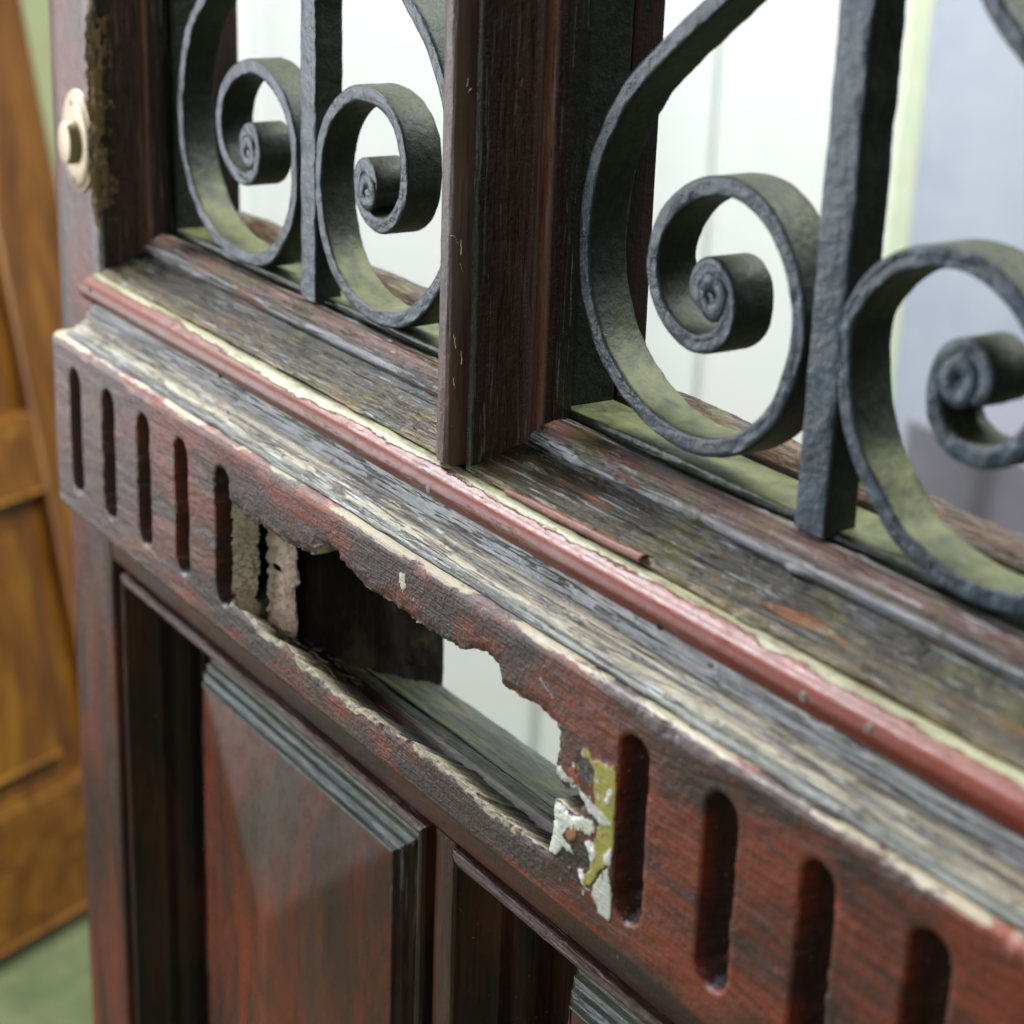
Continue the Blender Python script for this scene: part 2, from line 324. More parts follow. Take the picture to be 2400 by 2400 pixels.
def sweep(name, A, B, inward, depth, prof, mats, parent, mA=0., mB=0., step=.002, dense=.001, disp=0., dscale=(60, 300), chips=0., seed=1, caps=True, base=BASE, label=None, mirror=None, back=None, angle=38, extra=None):
    """sweep profile [(w,d)..] from A to B; w goes along `inward`, d along `depth`; mitre mA/mB shortens by w"""
    A = np.array(A, float); B = np.array(B, float); inw = np.array(inward, float); dep = np.array(depth, float)
    L = np.linalg.norm(B-A); al = (B-A)/L
    prof = densify(prof, dense) if dense else list(prof)
    P = np.array(prof); k = len(P); n = max(2, int(L/step)+1); t = np.linspace(0, 1, n)
    seg = np.r_[0, np.cumsum(np.linalg.norm(np.diff(P, axis=0), axis=1))]
    tan = np.gradient(P, axis=0); tan /= np.linalg.norm(tan, axis=1)[:, None]+1e-9
    nrm = np.c_[-tan[:, 1], tan[:, 0]]                     # 2-D normal
    T, Wd = np.meshgrid(t, P[:, 0], indexing='ij'); D = np.broadcast_to(P[:, 1], T.shape)
    s = mA*Wd + T*(L-(mA+mB)*Wd)
    off = 0
    if disp:
        off = disp*(fbm(s*dscale[0], np.broadcast_to(seg, T.shape)*dscale[1], 0, seed, 4))
    if chips:
        c = fbm(s*90, np.broadcast_to(seg, T.shape)*140, 0, seed+50, 4); off = off - chips*np.clip(c-.28, 0, 1)*3
    if extra is not None: off = off + extra(s, np.broadcast_to(seg, T.shape))
    W2 = Wd + off*nrm[None, :, 0]; D2 = D + off*nrm[None, :, 1]
    V = A + s[..., None]*al + W2[..., None]*inw + D2[..., None]*dep
    V = V.reshape(-1, 3); F = []
    idx = np.arange(n*k).reshape(n, k)
    F = np.stack([idx[:-1, :-1], idx[1:, :-1], idx[1:, 1:], idx[:-1, 1:]], -1).reshape(-1, 4).tolist()
    vv = np.broadcast_to(seg, T.shape).ravel().tolist(); V = V.tolist()
    if back is not None:                                    # close behind: (w,d) rim point(s)
        b0 = len(V)
        for i in range(n):
            for (bw, bd) in back:
                ss = mA*bw + t[i]*(L-(mA+mB)*bw); V.append((A+ss*al+bw*inw+bd*dep).tolist()); vv.append(float(seg[-1]))
        nb = len(back)
        for i in range(n-1):
            ring0 = [idx[i, k-1]]+[b0+i*nb+j for j in range(nb)]+[idx[i, 0]]
            ring1 = [idx[i+1, k-1]]+[b0+(i+1)*nb+j for j in range(nb)]+[idx[i+1, 0]]
            for j in range(len(ring0)-1): F.append([ring0[j], ring1[j], ring1[j+1], ring0[j+1]])
        if caps:
            for i in (0, n-1):
                F.append([int(q) for q in idx[i]]+[b0+i*nb+j for j in range(nb)])
    return mesh(name, V, F, mats, parent, base, attrs={'v': vv, 'wear': np.zeros(len(V))}, label=label, angle=angle)
def slab(name, lo, hi, mat, parent, axis='Z', bevel=.0015, disp=.0002, base=BASE, step=.006, seed=3, wearedge=0., label=None):
    """board with slightly uneven faces and eased edges; grid swept along axis"""
    lo = np.array(lo, float); hi = np.array(hi, float); ax = 'XYZ'.index(axis); o = [i for i in range(3) if i != ax]
    a0, b0 = lo[o[0]], lo[o[1]]; a1, b1 = hi[o[0]], hi[o[1]]; r_ = bevel
    ring = []
    for (cx, cy, st) in ((a1-r_, b1-r_, 0), (a0+r_, b1-r_, 90), (a0+r_, b0+r_, 180), (a1-r_, b0+r_, 270)):
        for q in range(4): ang = math.radians(st+q*30); ring.append((cx+r_*math.cos(ang), cy+r_*math.sin(ang)))
    ring = densify(ring+[ring[0]], .012)[:-1]
    R_ = np.array(ring); k = len(R_); L = hi[ax]-lo[ax]; n = max(2, int(L/step)+1); n = min(n, 260)
    t = np.linspace(lo[ax], hi[ax], n); V = np.zeros((n, k, 3)); V[..., ax] = t[:, None]
    V[..., o[0]] = R_[:, 0]; V[..., o[1]] = R_[:, 1]
    c = np.array([(a0+a1)/2, (b0+b1)/2]); dv = R_-c; dv /= np.linalg.norm(dv, axis=1)[:, None]+1e-9
    nz = disp*fbm(V[..., ax]*25, V[..., o[0]]*60, V[..., o[1]]*60, seed, 3)
    V[..., o[0]] += nz*dv[:, 0]; V[..., o[1]] += nz*dv[:, 1]
    idx = np.arange(n*k).reshape(n, k); nx = np.roll(idx, -1, 1)
    F = np.stack([idx[:-1], nx[:-1], nx[1:], idx[1:]], -1).reshape(-1, 4).tolist()
    F.append([int(q) for q in idx[0]][::-1]); F.append([int(q) for q in idx[-1]])
    near = np.zeros(n*k)
    if wearedge:
        w = np.zeros(k)
        for i in range(k):
            dx = min(abs(R_[i, 0]-a0), abs(R_[i, 0]-a1)); dy = min(abs(R_[i, 1]-b0), abs(R_[i, 1]-b1)); w[i] = wearedge if max(dx, dy) < r_*1.01 else 0
        near = np.tile(w, n)
    return mesh(name, V.reshape(-1, 3), F, mat, parent, base, attrs={'v': np.zeros(n*k), 'wear': near}, label=label)
def revolve(name, c, axis, prof, mat, parent, sx=1., sz=1., n=40, base=BASE):
    """lathe around Y axis direction: prof [(r, y)] (y measured along +Y from c)"""
    V = []; F = []
    for (rr, yy) in prof:
        for i in range(n):
            a = 2*math.pi*i/n; V.append((c[0]+rr*math.cos(a)*sx, c[1]+yy, c[2]+rr*math.sin(a)*sz))
    for j in range(len(prof)-1):
        for i in range(n): F.append([j*n+i, j*n+(i+1) % n, (j+1)*n+(i+1) % n, (j+1)*n+i])
    F.append(list(range(n))); F.append(list(range((len(prof)-1)*n, len(prof)*n)))
    return mesh(name, V, F, mat, parent, base, angle=40)

# ================================================================== SETTING
def surf_mat(name, c1, c2, sc, rough=.8, bump=.002):
    g = G(name); n = g.noise(g.P, sc, 5, .6); n2 = g.noise(g.P, sc*9, 4)
    c = g.mix(g.step(g.math('ADD', g.math('MULTIPLY', n, .7), g.math('MULTIPLY', n2, .3)), .38, .62), c1, c2)
    return g.out(c, rough, g.bump(n2, bump, .5))
def structure(name, V, F, mat):
    o = mesh(name, V, F, mat, None, base=(0, 0, 0)); o['kind'] = 'structure'; return o
structure('floor', [(-5, -4, -.95), (5, -4, -.95), (5, 6, -.95), (-5, 6, -.95)], [(0, 1, 2, 3)], surf_mat('green_floor', (.048, .062, .020), (.085, .10, .042), 7))
wallm = surf_mat('hall_wall', (.42, .46, .24), (.50, .53, .30), 1.2, .9)
def upright_sheet(name, a, b, z0, z1, mat, th=.06):
    a = np.array(a); b = np.array(b); dv = (b-a)/np.linalg.norm(b-a); nn = np.array([-dv[1], dv[0]])*th
    P = [a, b, b+nn, a+nn]; V = [(*p, z0) for p in P]+[(*p, z1) for p in P]
    return structure(name, V, [(0, 1, 5, 4), (1, 2, 6, 5), (2, 3, 7, 6), (3, 0, 4, 7), (4, 5, 6, 7), (3, 2, 1, 0)], mat)
upright_sheet('wall', (-3.4, .4), (-1.2, 4.0), -.949, 2.6, wallm)

# far pine door leaning back
def pine_mat(axis):
    g = G('orange_pine_'+axis); n = g.noise(g.map(gr(axis, 3, 26)), 1, 5, .6, .8)
    c = g.ramp(n, [(.3, (.060, .019, .002)), (.5, (.115, .042, .004)), (.64, (.17, .070, .006)), (.80, (.28, .15, .015))])
    return g.out(c, .35, g.bump(n, .001, .5))
M['pineZ'] = pine_mat('Z'); M['pineX'] = pine_mat('X')
ph = Vector((-.4008, .9162, 0)); pn = Vector((.9162, .4008, 0))     # along, and facing the camera
pb = Vector((-1.0201, .3661, -.95)); PW = .82
pine = empty('pine_door_leaf', pb+ph*(.17-PW/2), 'orange varnished pine door leaning back out of focus at the far left', 'door')
pine.rotation_euler = (0, 0, math.atan2(ph.y, ph.x)); Tz = (0, 0, 0)
tilt = math.radians(12)
def pbox(name, x0, x1, z0, z1, y0, y1, m, par):
    V = []
    for z in (z0, z1):
        for (x, y) in ((x0, y0), (x1, y0), (x1, y1), (x0, y1)):
            V.append((x, y*math.cos(tilt)+z*math.sin(tilt), z*math.cos(tilt)-y*math.sin(tilt)))
    o = mesh(name, V, [(0, 1, 2, 3), (4, 5, 6, 7), (0, 1, 5, 4), (1, 2, 6, 5), (2, 3, 7, 6), (3, 0, 4, 7)], m, par, base=(0, 0, 0))
    md = o.modifiers.new('b', 'BEVEL'); md.width = .004; md.segments = 2
    return o
hw = PW/2                                    # local +y is behind the face (away from the camera)
pbox('stile', -hw, -hw+.10, .02, 1.9, 0, .04, M['pineZ'], pine); pbox('stile', hw-.10, hw, .02, 1.9, 0, .04, M['pineZ'], pine)
for z0, z1 in ((.02, .165), (.49, .578), (1.78, 1.9)): pbox('rail', -hw+.10, hw-.10, z0, z1, .0015, .0385, M['pineX'], pine)
pbox('panel', -hw+.10, hw-.10, .165, .49, .016, .028, M['pineZ'], pine); pbox('panel', -hw+.10, hw-.10, .578, 1.78, .016, .028, M['pineZ'], pine)
pbox('raised_field', -hw+.15, hw-.15, .20, .455, .004, .0155, M['pineZ'], pine); pbox('raised_field', -hw+.15, hw-.15, .69, 1.7, .004, .0155, M['pineZ'], pine)
# pale doors standing behind the opening
def pdoor(name, a, b, z1, mat, label, cat, th=.04, panels=(), matp=None):
    a = Vector((*a, -.95)); b = Vector((*b, -.95)); dv = (b-a); L = dv.length; ang = math.atan2(dv.y, dv.x)
    e = empty(name, (a+b)/2, label, cat, ang)
    def bx(nm, x0, x1, z0, z1, y0, y1, m):
        V = [(x, y, z) for z in (z0, z1) for (x, y) in ((x0, y0), (x1, y0), (x1, y1), (x0, y1))]
        o = mesh(nm, V, [(3, 2, 1, 0), (4, 5, 6, 7), (0, 1, 5, 4), (1, 2, 6, 5), (2, 3, 7, 6), (3, 0, 4, 7)], m, e, base=(0, 0, 0))
        md = o.modifiers.new('b', 'BEVEL'); md.width = .006; md.segments = 3
    if not panels: bx('board', -L/2, L/2, 0, z1, 0, th, mat); return e
    xs = [-L/2]+[p for q in panels for p in q]+[L/2]
    for i in range(0, len(xs), 2): bx('stile', xs[i], xs[i+1], 0, z1, 0, th, mat)
    for q in panels:
        bx('panel', q[0], q[1], .03, z1-.1, .012, th-.012, matp or mat)
        bx('rail', q[0], q[1], 0, .03, .001, th-.001, mat); bx('rail', q[0], q[1], z1-.1, z1, .001, th-.001, mat)
    return e
white = surf_mat('white_door_paint', (.82, .86, .82), (.86, .88, .85), 2, .5, .0005)
white2 = surf_mat('white_panel_paint', (.815, .852, .835), (.85, .87, .85), 3, .45, .0005)
CX, CY = .8463, -.3156
def pt(px, dist):                              # a place on the floor plan in the direction seen at column px
    v = (px-1200)/4615.5; dx = .5429*v-.7846; dy = .8391*v+.5213
    k = dist/math.hypot(dx, dy); return (CX+dx*k, CY+dy*k)
A_, B_ = pt(430, 2.12), pt(2018, 2.2); Lw = math.dist(A_, B_)
pdoor('white_door_leaf', A_, B_, 2.3, white, 'white painted panelled door standing behind the grilles, blurred', 'door', panels=((-Lw/2+.08, .02), (.10, Lw/2-.20)), matp=white2)
A_, B_ = pt(2019, 2.19), pt(2070, 2.205)
pdoor('pale_green_plank', A_, B_, 2.25, surf_mat('pale_green_paint', (.68, .74, .53), (.74, .80, .62), 3, .6), 'narrow pale green plank upright beside the blurred white door', 'plank', th=.03)
A_, B_ = pt(2020, 2.75), pt(2800, 2.5)
pdoor('grey_door_leaf', A_, B_, 2.2, surf_mat('lavender_grey_paint', (.25, .27, .325), (.30, .315, .365), 2, .6), 'blurred lavender grey door behind the right hand grille', 'door')
A_, B_ = pt(2100, 2.36), pt(2700, 2.1)
pdoor('shade_block', A_, B_, .52, surf_mat('shade_block_grey', (.15, .14, .165), (.19, .18, .21), 3, .6), 'added dark block standing in for shade below the blurred grey door', 'block', th=.3)  # made-up dark block, stands in for shading toward the floor

# ================================================================== THE DOOR
door = empty('entrance_door_leaf', BASE, 'weathered red brown panelled door with wrought iron grilles and a broken fluted board', 'door')
YF = .022; XC = .301
def mx(x): return 2*XC-x
# stiles
slab('stile', (-.074, YF, -.95), (-.0172, .085, 1.05), M['stile'], door, 'Z', .0025, .0005, wearedge=.3)
slab('stile', (mx(-.0172), YF, -.95), (mx(-.074), .085, 1.05), M['stile'], door, 'Z', .0025, .0005, wearedge=.3)
# rail behind the fluted board, in blocks round the letter slot
slab('rail', (-.0168, YF+.002, -.104), (.120, .0845, .0385), M['rail'], door, 'X', .001)
slab('rail', (.408, YF+.002, -.104), (mx(-.0168), .0845, .0385), M['rail'], door, 'X', .001)
slab('rail', (.1205, YF+.002, -.004), (.4075, .0845, .0385), M['rail'], door, 'X', .001)
slab('rail', (-.0165, YF, -.1035), (mx(-.0165), .030, -.0735), M['rail'], door, 'X', .001)
# slot: ledge
def ledge_extra(s, v): return .0012*fbm(s*40, v*260, 0, 5, 4)
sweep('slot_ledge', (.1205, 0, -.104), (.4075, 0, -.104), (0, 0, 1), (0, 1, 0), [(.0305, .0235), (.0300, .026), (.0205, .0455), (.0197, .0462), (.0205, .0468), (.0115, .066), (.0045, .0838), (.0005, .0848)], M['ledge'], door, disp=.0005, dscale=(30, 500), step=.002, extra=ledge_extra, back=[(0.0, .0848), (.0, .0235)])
# rotten left cheek of the slot
def cheek():
    n, m = 70, 60; y = np.linspace(.026, .0845, n); z = np.linspace(-.104, -.004, m)
    Yg, Zg = np.meshgrid(y, z, indexing='ij'); X_ = .1965 - .001*(Yg-.022)/.06 + .0016*fbm(Yg*120, Zg*60, 0, 9, 4)
    V = np.stack([X_, Yg, Zg], -1).reshape(-1, 3); idx = np.arange(n*m).reshape(n, m)
    F = np.stack([idx[:-1, :-1], idx[1:, :-1], idx[1:, 1:], idx[:-1, 1:]], -1).reshape(-1, 4).tolist(); V = V.tolist()
    # back and front faces of that block
    for yy, r_ in ((.0845, idx[-1]), (.026, idx[0])):
        b = len(V); V += [(.1205, yy, zz) for zz in z]
        for j in range(m-1): F.append([int(r_[j]), int(r_[j+1]), b+j+1, b+j])
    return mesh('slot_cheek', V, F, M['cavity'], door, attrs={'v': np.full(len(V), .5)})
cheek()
# splintered wood behind the break
def splinter(name, x0, x1, z0, z1, y, seed, hole=None, depth=.008):
    n, m = 50, 80; X_ = np.linspace(0, 1, n); Z_ = np.linspace(z0, z1, m); Xg, Zg = np.meshgrid(X_, Z_, indexing='ij')
    l = x0+.0012*fbm(Z_*180, Z_*0, 0, seed, 4); rr = x1+.0034*fbm(Z_*150, Z_*0+3, 0, seed+3, 4)
    XX = l[None]+(rr-l)[None]*Xg; YY = y+.0016*fbm(XX*150, Zg*420, 0, seed+5, 4)+.0025*Xg**3
    V = np.stack([XX, YY, Zg], -1).reshape(-1, 3); idx = np.arange(n*m).reshape(n, m); F = []
    for i in range(n-1):
        for j in range(m-1):
            cx, cz = XX[i, j], Zg[i, j]
            if hole and hole[0] < cx < hole[1] and hole[2] < cz < hole[3]: continue
            F.append([idx[i, j], idx[i+1, j], idx[i+1, j+1], idx[i, j+1]])
    V = V.tolist()
    for r_ in (idx[0], idx[-1]):
        b = len(V); V += [(V[q][0], y+depth, V[q][2]) for q in r_]
        for j in range(m-1): F.append([int(r_[j]), int(r_[j+1]), b+j+1, b+j])
    v = np.r_[Xg.ravel(), np.ones(len(V)-n*m)]
    return mesh(name, V, F, M['rawZ'], door, attrs={'v': v})
splinter('splintered_strip', .1730, .1925, -.0680, -.010, .0140, 21, (.1790, .1850, -.0400, -.0365), .003)
def debris():
    V = []; F = []; rnd = random.Random(5)
    for k in range(110):
        x = rnd.uniform(.176, .235); y = rnd.uniform(.008, .034); z = -.060-(y-.004)*.55+rnd.uniform(-.001, .002)
        a = rnd.uniform(-.5, .5); L = rnd.uniform(.002, .009); w = rnd.uniform(.00012, .0004)
        d_ = np.array([math.cos(a), math.sin(a)*.5, rnd.uniform(-.2, .3)])*L; b = len(V)
        for s_ in (0, 1):
            for (dy, dz) in ((-w, 0), (w, 0), (0, w*1.6)): V.append((x+d_[0]*s_, y+d_[1]*s_+dy, z+d_[2]*s_+dz))
        F += [(b, b+1, b+4, b+3), (b+1, b+2, b+5, b+4), (b+2, b, b+3, b+5), (b, b+1, b+2), (b+3, b+4, b+5)]
    return mesh('loose_splinters', V, F, M['debris'], door)
debris()['kind'] = 'stuff'

# ---------------------------------------------------------------- fluted board (height field with a torn hole)
HOLE = [(.1862, -.0141), (.1979, -.0139), (.2093, -.0129), (.2205, -.0130), (.2314, -.0120), (.2410, -.0098), (.2431, -.0049), (.2500, -.0040), (.2575, -.0032), (.2605, -.0057), (.2665, -.0072), (.2764, -.0084), (.2851, -.0093), (.2955, -.0091), (.3047, -.0097), (.3129, -.0096), (.3219, -.0092),
 (.3348, -.0090), (.3424, -.0080), (.3473, -.0066), (.3529, -.0044), (.3577, -.0044), (.3602, -.0053), (.3649, -.0053), (.3659, -.0082), (.3684, -.0109), (.3746, -.0111), (.3838, -.0106), (.3890, -.0102), (.3942, -.0108), (.4001, -.0114), (.4017, -.0139), (.4017, -.0184), (.4013, -.0226), (.4003, -.0249), (.4012, -.0285), (.4058, -.0301), (.4129, -.0291), (.4152, -.0317), (.4127, -.0360), (.4064, -.0385), (.4005, -.0371), (.4003, -.0442), (.3988, -.0542),
 (.3975, -.0568), (.3853, -.0575), (.3720, -.0576), (.3523, -.0570), (.3369, -.0561), (.3237, -.0559), (.2929, -.0576), (.2652, -.0592), (.2474, -.0594), (.2312, -.0582), (.2201, -.0572), (.1971, -.0577), (.1779, -.0568), (.1668, -.0562), (.1664, -.0450), (.1669, -.0345), (.1666, -.0250), (.1672, -.0136), (.1745, -.0128)]
def jag(poly, amp, step, seed):
    out = []
    P = poly+[poly[0]]
    for a, b in zip(P[:-1], P[1:]):
        n = max(1, int(math.dist(a, b)/step)); nx, ny = -(b[1]-a[1]), b[0]-a[0]; L = math.hypot(nx, ny) or 1
        for k in range(n):
            t = k/n; x = a[0]+(b[0]-a[0])*t; z = a[1]+(b[1]-a[1])*t
            q = amp*float(fbm(np.array(x*700), np.array(z*700), 0, seed, 3)) + (2.2*amp*float(vnoise(np.array(x*170.), np.array(0.), 0, seed+9))*(1 if abs(b[0]-a[0]) > abs(b[1]-a[1]) else 0)); out.append((x+nx/L*q, z+ny/L*q))
    return np.array(out)
def inside(poly, X, Z):
    poly = np.asarray(poly); r_ = np.zeros(X.shape, bool); n = len(poly); j = n-1
    for i in range(n):
        xi, zi = poly[i]; xj, zj = poly[j]
        c = ((zi > Z) != (zj > Z)) & (X < (xj-xi)*(Z-zi)/((zj-zi)+1e-15)+xi); r_ ^= c; j = i
    return r_
def nearest(poly, X, Z):
    best = np.full(X.shape, 1e9); bx = X.copy(); bz = Z.copy(); P = np.vstack([poly, poly[:1]])
    for a, b in zip(P[:-1], P[1:]):
        dx, dz = b-a; L = dx*dx+dz*dz+1e-18; t = np.clip(((X-a[0])*dx+(Z-a[1])*dz)/L, 0, 1)
        px, pz = a[0]+t*dx, a[1]+t*dz; dd = (X-px)**2+(Z-pz)**2; m = dd < best
        best = np.where(m, dd, best); bx = np.where(m, px, bx); bz = np.where(m, pz, bz)
    return np.sqrt(best), bx, bz
PATCH = [  # colour, traced outline (x, z)
 ((.045, .026, .018), [(.4047, -.0546), (.4067, -.0509), (.4124, -.0508), (.4113, -.0458), (.4169, -.0445), (.4214, -.0473), (.4211, -.052), (.4170, -.0539), (.4165, -.0578), (.4181, -.0595), (.421, -.0594), (.4161, -.0601), (.4094, -.0579), (.402, -.0569)]),
 ((.05, .045, .045), [(.412, -.0175), (.4153, -.0155), (.4188, -.0162), (.4211, -.0187), (.42, -.0223), (.4166, -.0234), (.4116, -.0221)]),
 ((.44, .39, .085), [(0.4142, -0.014), (0.4174, -0.0124), (0.4193, -0.0148), (0.425, -0.0136), (0.4307, -0.0124), (0.4322, -0.0151), (0.4322, -0.0189), (0.4322, -0.0236), (0.4322, -0.0313), (0.4322, -0.0361), (0.4322, -0.0426), (0.4285, -0.0469), (0.4247, -0.0512), (0.4226, -0.0562), (0.4186, -0.0588), (0.4166, -0.0564), (0.4214, -0.0517), (0.4209, -0.0473), (0.4229, -0.0411), (0.4241, -0.0365), (0.4252, -0.0316), (0.4225, -0.0291), (0.421, -0.023), (0.4214, -0.0184), (0.4186, -0.0163), (0.4157, -0.0157)]),
 ((.76, .76, .68), [(.4005, -.0371), (.4057, -.0379), (.4094, -.039), (.4162, -.0357), (.4218, -.0349), (.4233, -.0373), (.4201, -.0406), (.4159, -.0408), (.4083, -.0436), (.4064, -.0473), (.4109, -.0488), (.4124, -.0508), (.4067, -.0509), (.4033, -.0553), (.3982, -.056), (.4006, -.0487)]),
 ((.70, .70, .64), [(.4071, -.0286), (.4127, -.0274), (.4199, -.0286), (.4269, -.0302), (.4317, -.0315), (.4265, -.034), (.4188, -.0331), (.4137, -.0301)]),
 ((.85, .85, .82), [(.4176, -.0437), (.4216, -.0413), (.424, -.0451), (.4229, -.0484), (.4208, -.0481)]),
 ((.30, .26, .06), [(.4235, -.0590), (.4300, -.0640), (.4250, -.0625)]),
 ((.66, .65, .58), [(.4303, -.0465), (.4330, -.0560), (.4322, -.0640), (.4270, -.0640), (.4224, -.0596), (.4235, -.0558), (.4278, -.0487)]),
 ((.78, .76, .66), [(.4149, -.0547), (.4169, -.0532), (.4192, -.0548), (.4187, -.0578), (.4217, -.0591), (.4188, -.0592), (.4158, -.057)]),
 ((.82, .82, .80), [(.428, -.0431), (.4299, -.0417), (.4314, -.0388), (.4319, -.0412), (.4316, -.045), (.4289, -.0463)]),
 ((.70, .68, .60), [(.4004, -.0262), (.4032, -.0245), (.4062, -.0259), (.4106, -.027), (.4071, -.0286), (.401, -.0295)]),
 ((.85, .84, .78), [(.4271, -.0248), (.4288, -.0214), (.4308, -.0209), (.4303, -.0229), (.4292, -.0256), (.4279, -.0262)]),
 ((.72, .66, .50), [(.3030, .0048), (.3068, .0052), (.3078, .0008), (.3052, -.0028), (.3033, .0010)]),
 ((.50, .46, .36), [(.3120, -.0012), (.3132, -.0008), (.3128, -.0030)]),
 ((.40, .36, .34), [(.3900, -.0005), (.3905, .0000), (.3985, -.0038), (.3980, -.0044)]),
 ((.42, .085, .025), [(.4068, -.0242), (.4102, -.0223), (.4133, -.0249), (.4141, -.0272), (.4106, -.0275)]),
 ((.40, .17, .055), [(.4069, -.0447), (.4132, -.0417), (.4134, -.0444), (.4107, -.0475), (.4078, -.0466)])]
def fluted_board():
    xs = np.r_[np.arange(-.031, .150, .0010), np.arange(.150, .370, .0007), np.arange(.370, .445, .0005), np.arange(.445, .6335, .0009)]
    zs = np.arange(-.0733, .0113, .0006)
    X, Z = np.meshgrid(xs, zs, indexing='ij'); nX, nZ = X.shape
    hp = jag(HOLE, .0005, .0010, 4)
    ins = inside(hp, X, Z); dist, bx, bz = nearest(hp, X, Z)
    # snap the inside vertices that touch outside ones
    out = ~ins; nb = np.zeros_like(out)
    for dx in (-1, 0, 1):
        for dz in (-1, 0, 1): nb |= np.roll(np.roll(out, dx, 0), dz, 1)
    snap = ins & nb; deep = ins & ~snap
    X2 = np.where(snap, bx, X); Z2 = np.where(snap, bz, Z)
    # relief
    Y = .00035*fbm(X*18, Z*30, 0, 2, 3) + .00018*fbm(X*60, Z*240, 0, 8, 3)
    wear = np.zeros_like(X); scuff_sheen = np.zeros_like(X); groove = np.zeros_like(X)
    rnd = random.Random(11); R0 = .0066
    for i in range(0, 16):
        if 5 <= i <= 9: continue
        xc = .04*i; q = .0006*rnd.uniform(-1, 1); wob = .0007*fbm(Z*90, Z*0+i, 0, 31+i, 3)
        Rr = R0*(1+.05*rnd.uniform(-1, 1)); z1 = -.0062+q+(0 if i < 10 else 0); z0 = -.0535
        dx = X-xc-wob; cz = np.clip(Z, z0, z1); rad = np.sqrt(dx**2+(Z-cz)**2)+.0004*fbm(X*300, Z*300, 0, 70+i, 3)
        if i == 10: rad = rad+1*(Z*0)
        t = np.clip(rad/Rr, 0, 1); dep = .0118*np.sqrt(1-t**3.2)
        low = np.clip((Z-(z0-.001))/-.006, 0, 1); dep = dep*(1-.45*low)
        if i == 10: dep = dep*0
        Y = Y + dep
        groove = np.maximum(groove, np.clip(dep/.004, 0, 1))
        # ease the lip of each groove
        lip = np.exp(-((rad-Rr)/.0008)**2)*(i != 10); Y = Y + .0005*lip
        b = np.exp(-(((X-xc)/.0048)**2+((Z-(-.0592))/.0034)**2))*(i != 10); scuff_sheen = np.maximum(scuff_sheen, b*1.0*rnd.choice([.6, .8, .7]))
    # eased outer edges, cut lower left corner
    et = .0113-Z; Y = Y + .0016*np.clip(1-et/.0022, 0, 1)**1.5 + .0012*np.clip(1-(et)/.004, 0, 1)*np.clip(fbm(X*70, Z*0, 0, 14, 4), 0, 1)*2
    el = X+.031; Y = Y + .0035*np.clip(1-el/.0055, 0, 1)**2
    eb = Z+.0733; Y = Y + .0012*np.clip(1-eb/.002, 0, 1)**2
    wear = np.maximum(wear, (.54+.34*fbm(X*34, Z*0, 0, 66, 4)-.05*np.clip((X-.42)/.05, 0, 1))*np.exp(-(et/.0019)**2)+.10*np.exp(-(el/.006)**2))
    # torn surroundings of the hole: thin, crushed fibres
    near = np.exp(-(dist/.0016)); Y = Y + near*(.0010+.0012*fbm(X*400, Z*500, 0, 44, 3))
    lowlip = np.clip((-.045-Z)/.006, 0, 1); leftst = ((X > .165) & (X < .19)).astype(float)
    wear = np.maximum(wear, np.exp(-(dist/(.0013+.0022*lowlip)))*(.12+(.30+.65*np.clip(.5+1.6*fbm(X*55, Z*60, 0, 29, 3), 0, 1))*lowlip+.25*np.clip(fbm(X*50, Z*20, 0, 17, 3), 0, 1)))
    strip = leftst*np.clip((X-.1665)/.0015, 0, 1)*np.clip((-.0105-Z)/.003, 0, 1)*np.clip((Z+.0600)/.003, 0, 1)*np.clip(1-(dist-.013)/.002, 0, 1)
    
    # underside of the upper lip is ragged and hollow
    up = np.clip((Z+.02)/.01, 0, 1)*np.exp(-(dist/.004)); Y = Y + up*.0009*fbm(X*260, Z*260, 0, 90, 4)
    col = np.zeros((nX, nZ, 4)); al = np.zeros((nX, nZ))
    jx = X + .0005*fbm(X*900, Z*900, 0, 3, 3); jz = Z + .0005*fbm(X*900, Z*900, 5, 6, 3)
    sel = (X > .300) & (X < .440)
    for c, pl in PATCH:
        m = inside(pl, jx, jz) & sel & (X < .4330); col[m, :3] = c; col[m, 3] = 1.
        Y = Y - m*(.00022 if c[0] > .3 else -.0002)
    # speckles of old paint round the patch
    rs = np.random.RandomState(3)
    for k in range(45):
        cx, cz = rs.uniform(.404, .4315), rs.uniform(-.066, -.012); rr = rs.uniform(.0003, .0009)
        m = ((X-cx)**2+(Z-cz)**2*.5 < rr**2); col[m, :3] = (.6, .58, .48) if rs.rand() > .3 else (.30, .22, .05); col[m, 3] = 1
    d2 = nearest(np.array(PATCH[2][1]), X, Z)[0] if False else None
    V = np.stack([X2, Y, Z2], -1).reshape(-1, 3).tolist()
    idx = np.arange(nX*nZ).reshape(nX, nZ); F = []; fm = []
    q = np.stack([idx[:-1, :-1], idx[1:, :-1], idx[1:, 1:], idx[:-1, 1:]], -1).reshape(-1, 4)
    dp = deep.ravel(); sn = snap.ravel()
    # cut corner at the lower left of the board
    xf, zf = X.ravel(), Z.ravel(); cut = (xf+.031)*1.0+(zf+.0733)*1.0 < .0085
    keep = ~dp[q].any(1) & ~sn[q].all(1) & ~cut[q].all(1); q = q[keep]
    F = q.tolist(); fm = [0]*len(F)
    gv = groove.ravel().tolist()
    # boundary edges
    from collections import Counter
    E = np.sort(np.concatenate([q[:, [0, 1]], q[:, [1, 2]], q[:, [2, 3]], q[:, [3, 0]]]), axis=1)
    uq, cnt = np.unique(E, axis=0, return_counts=True); bd = uq[cnt == 1]
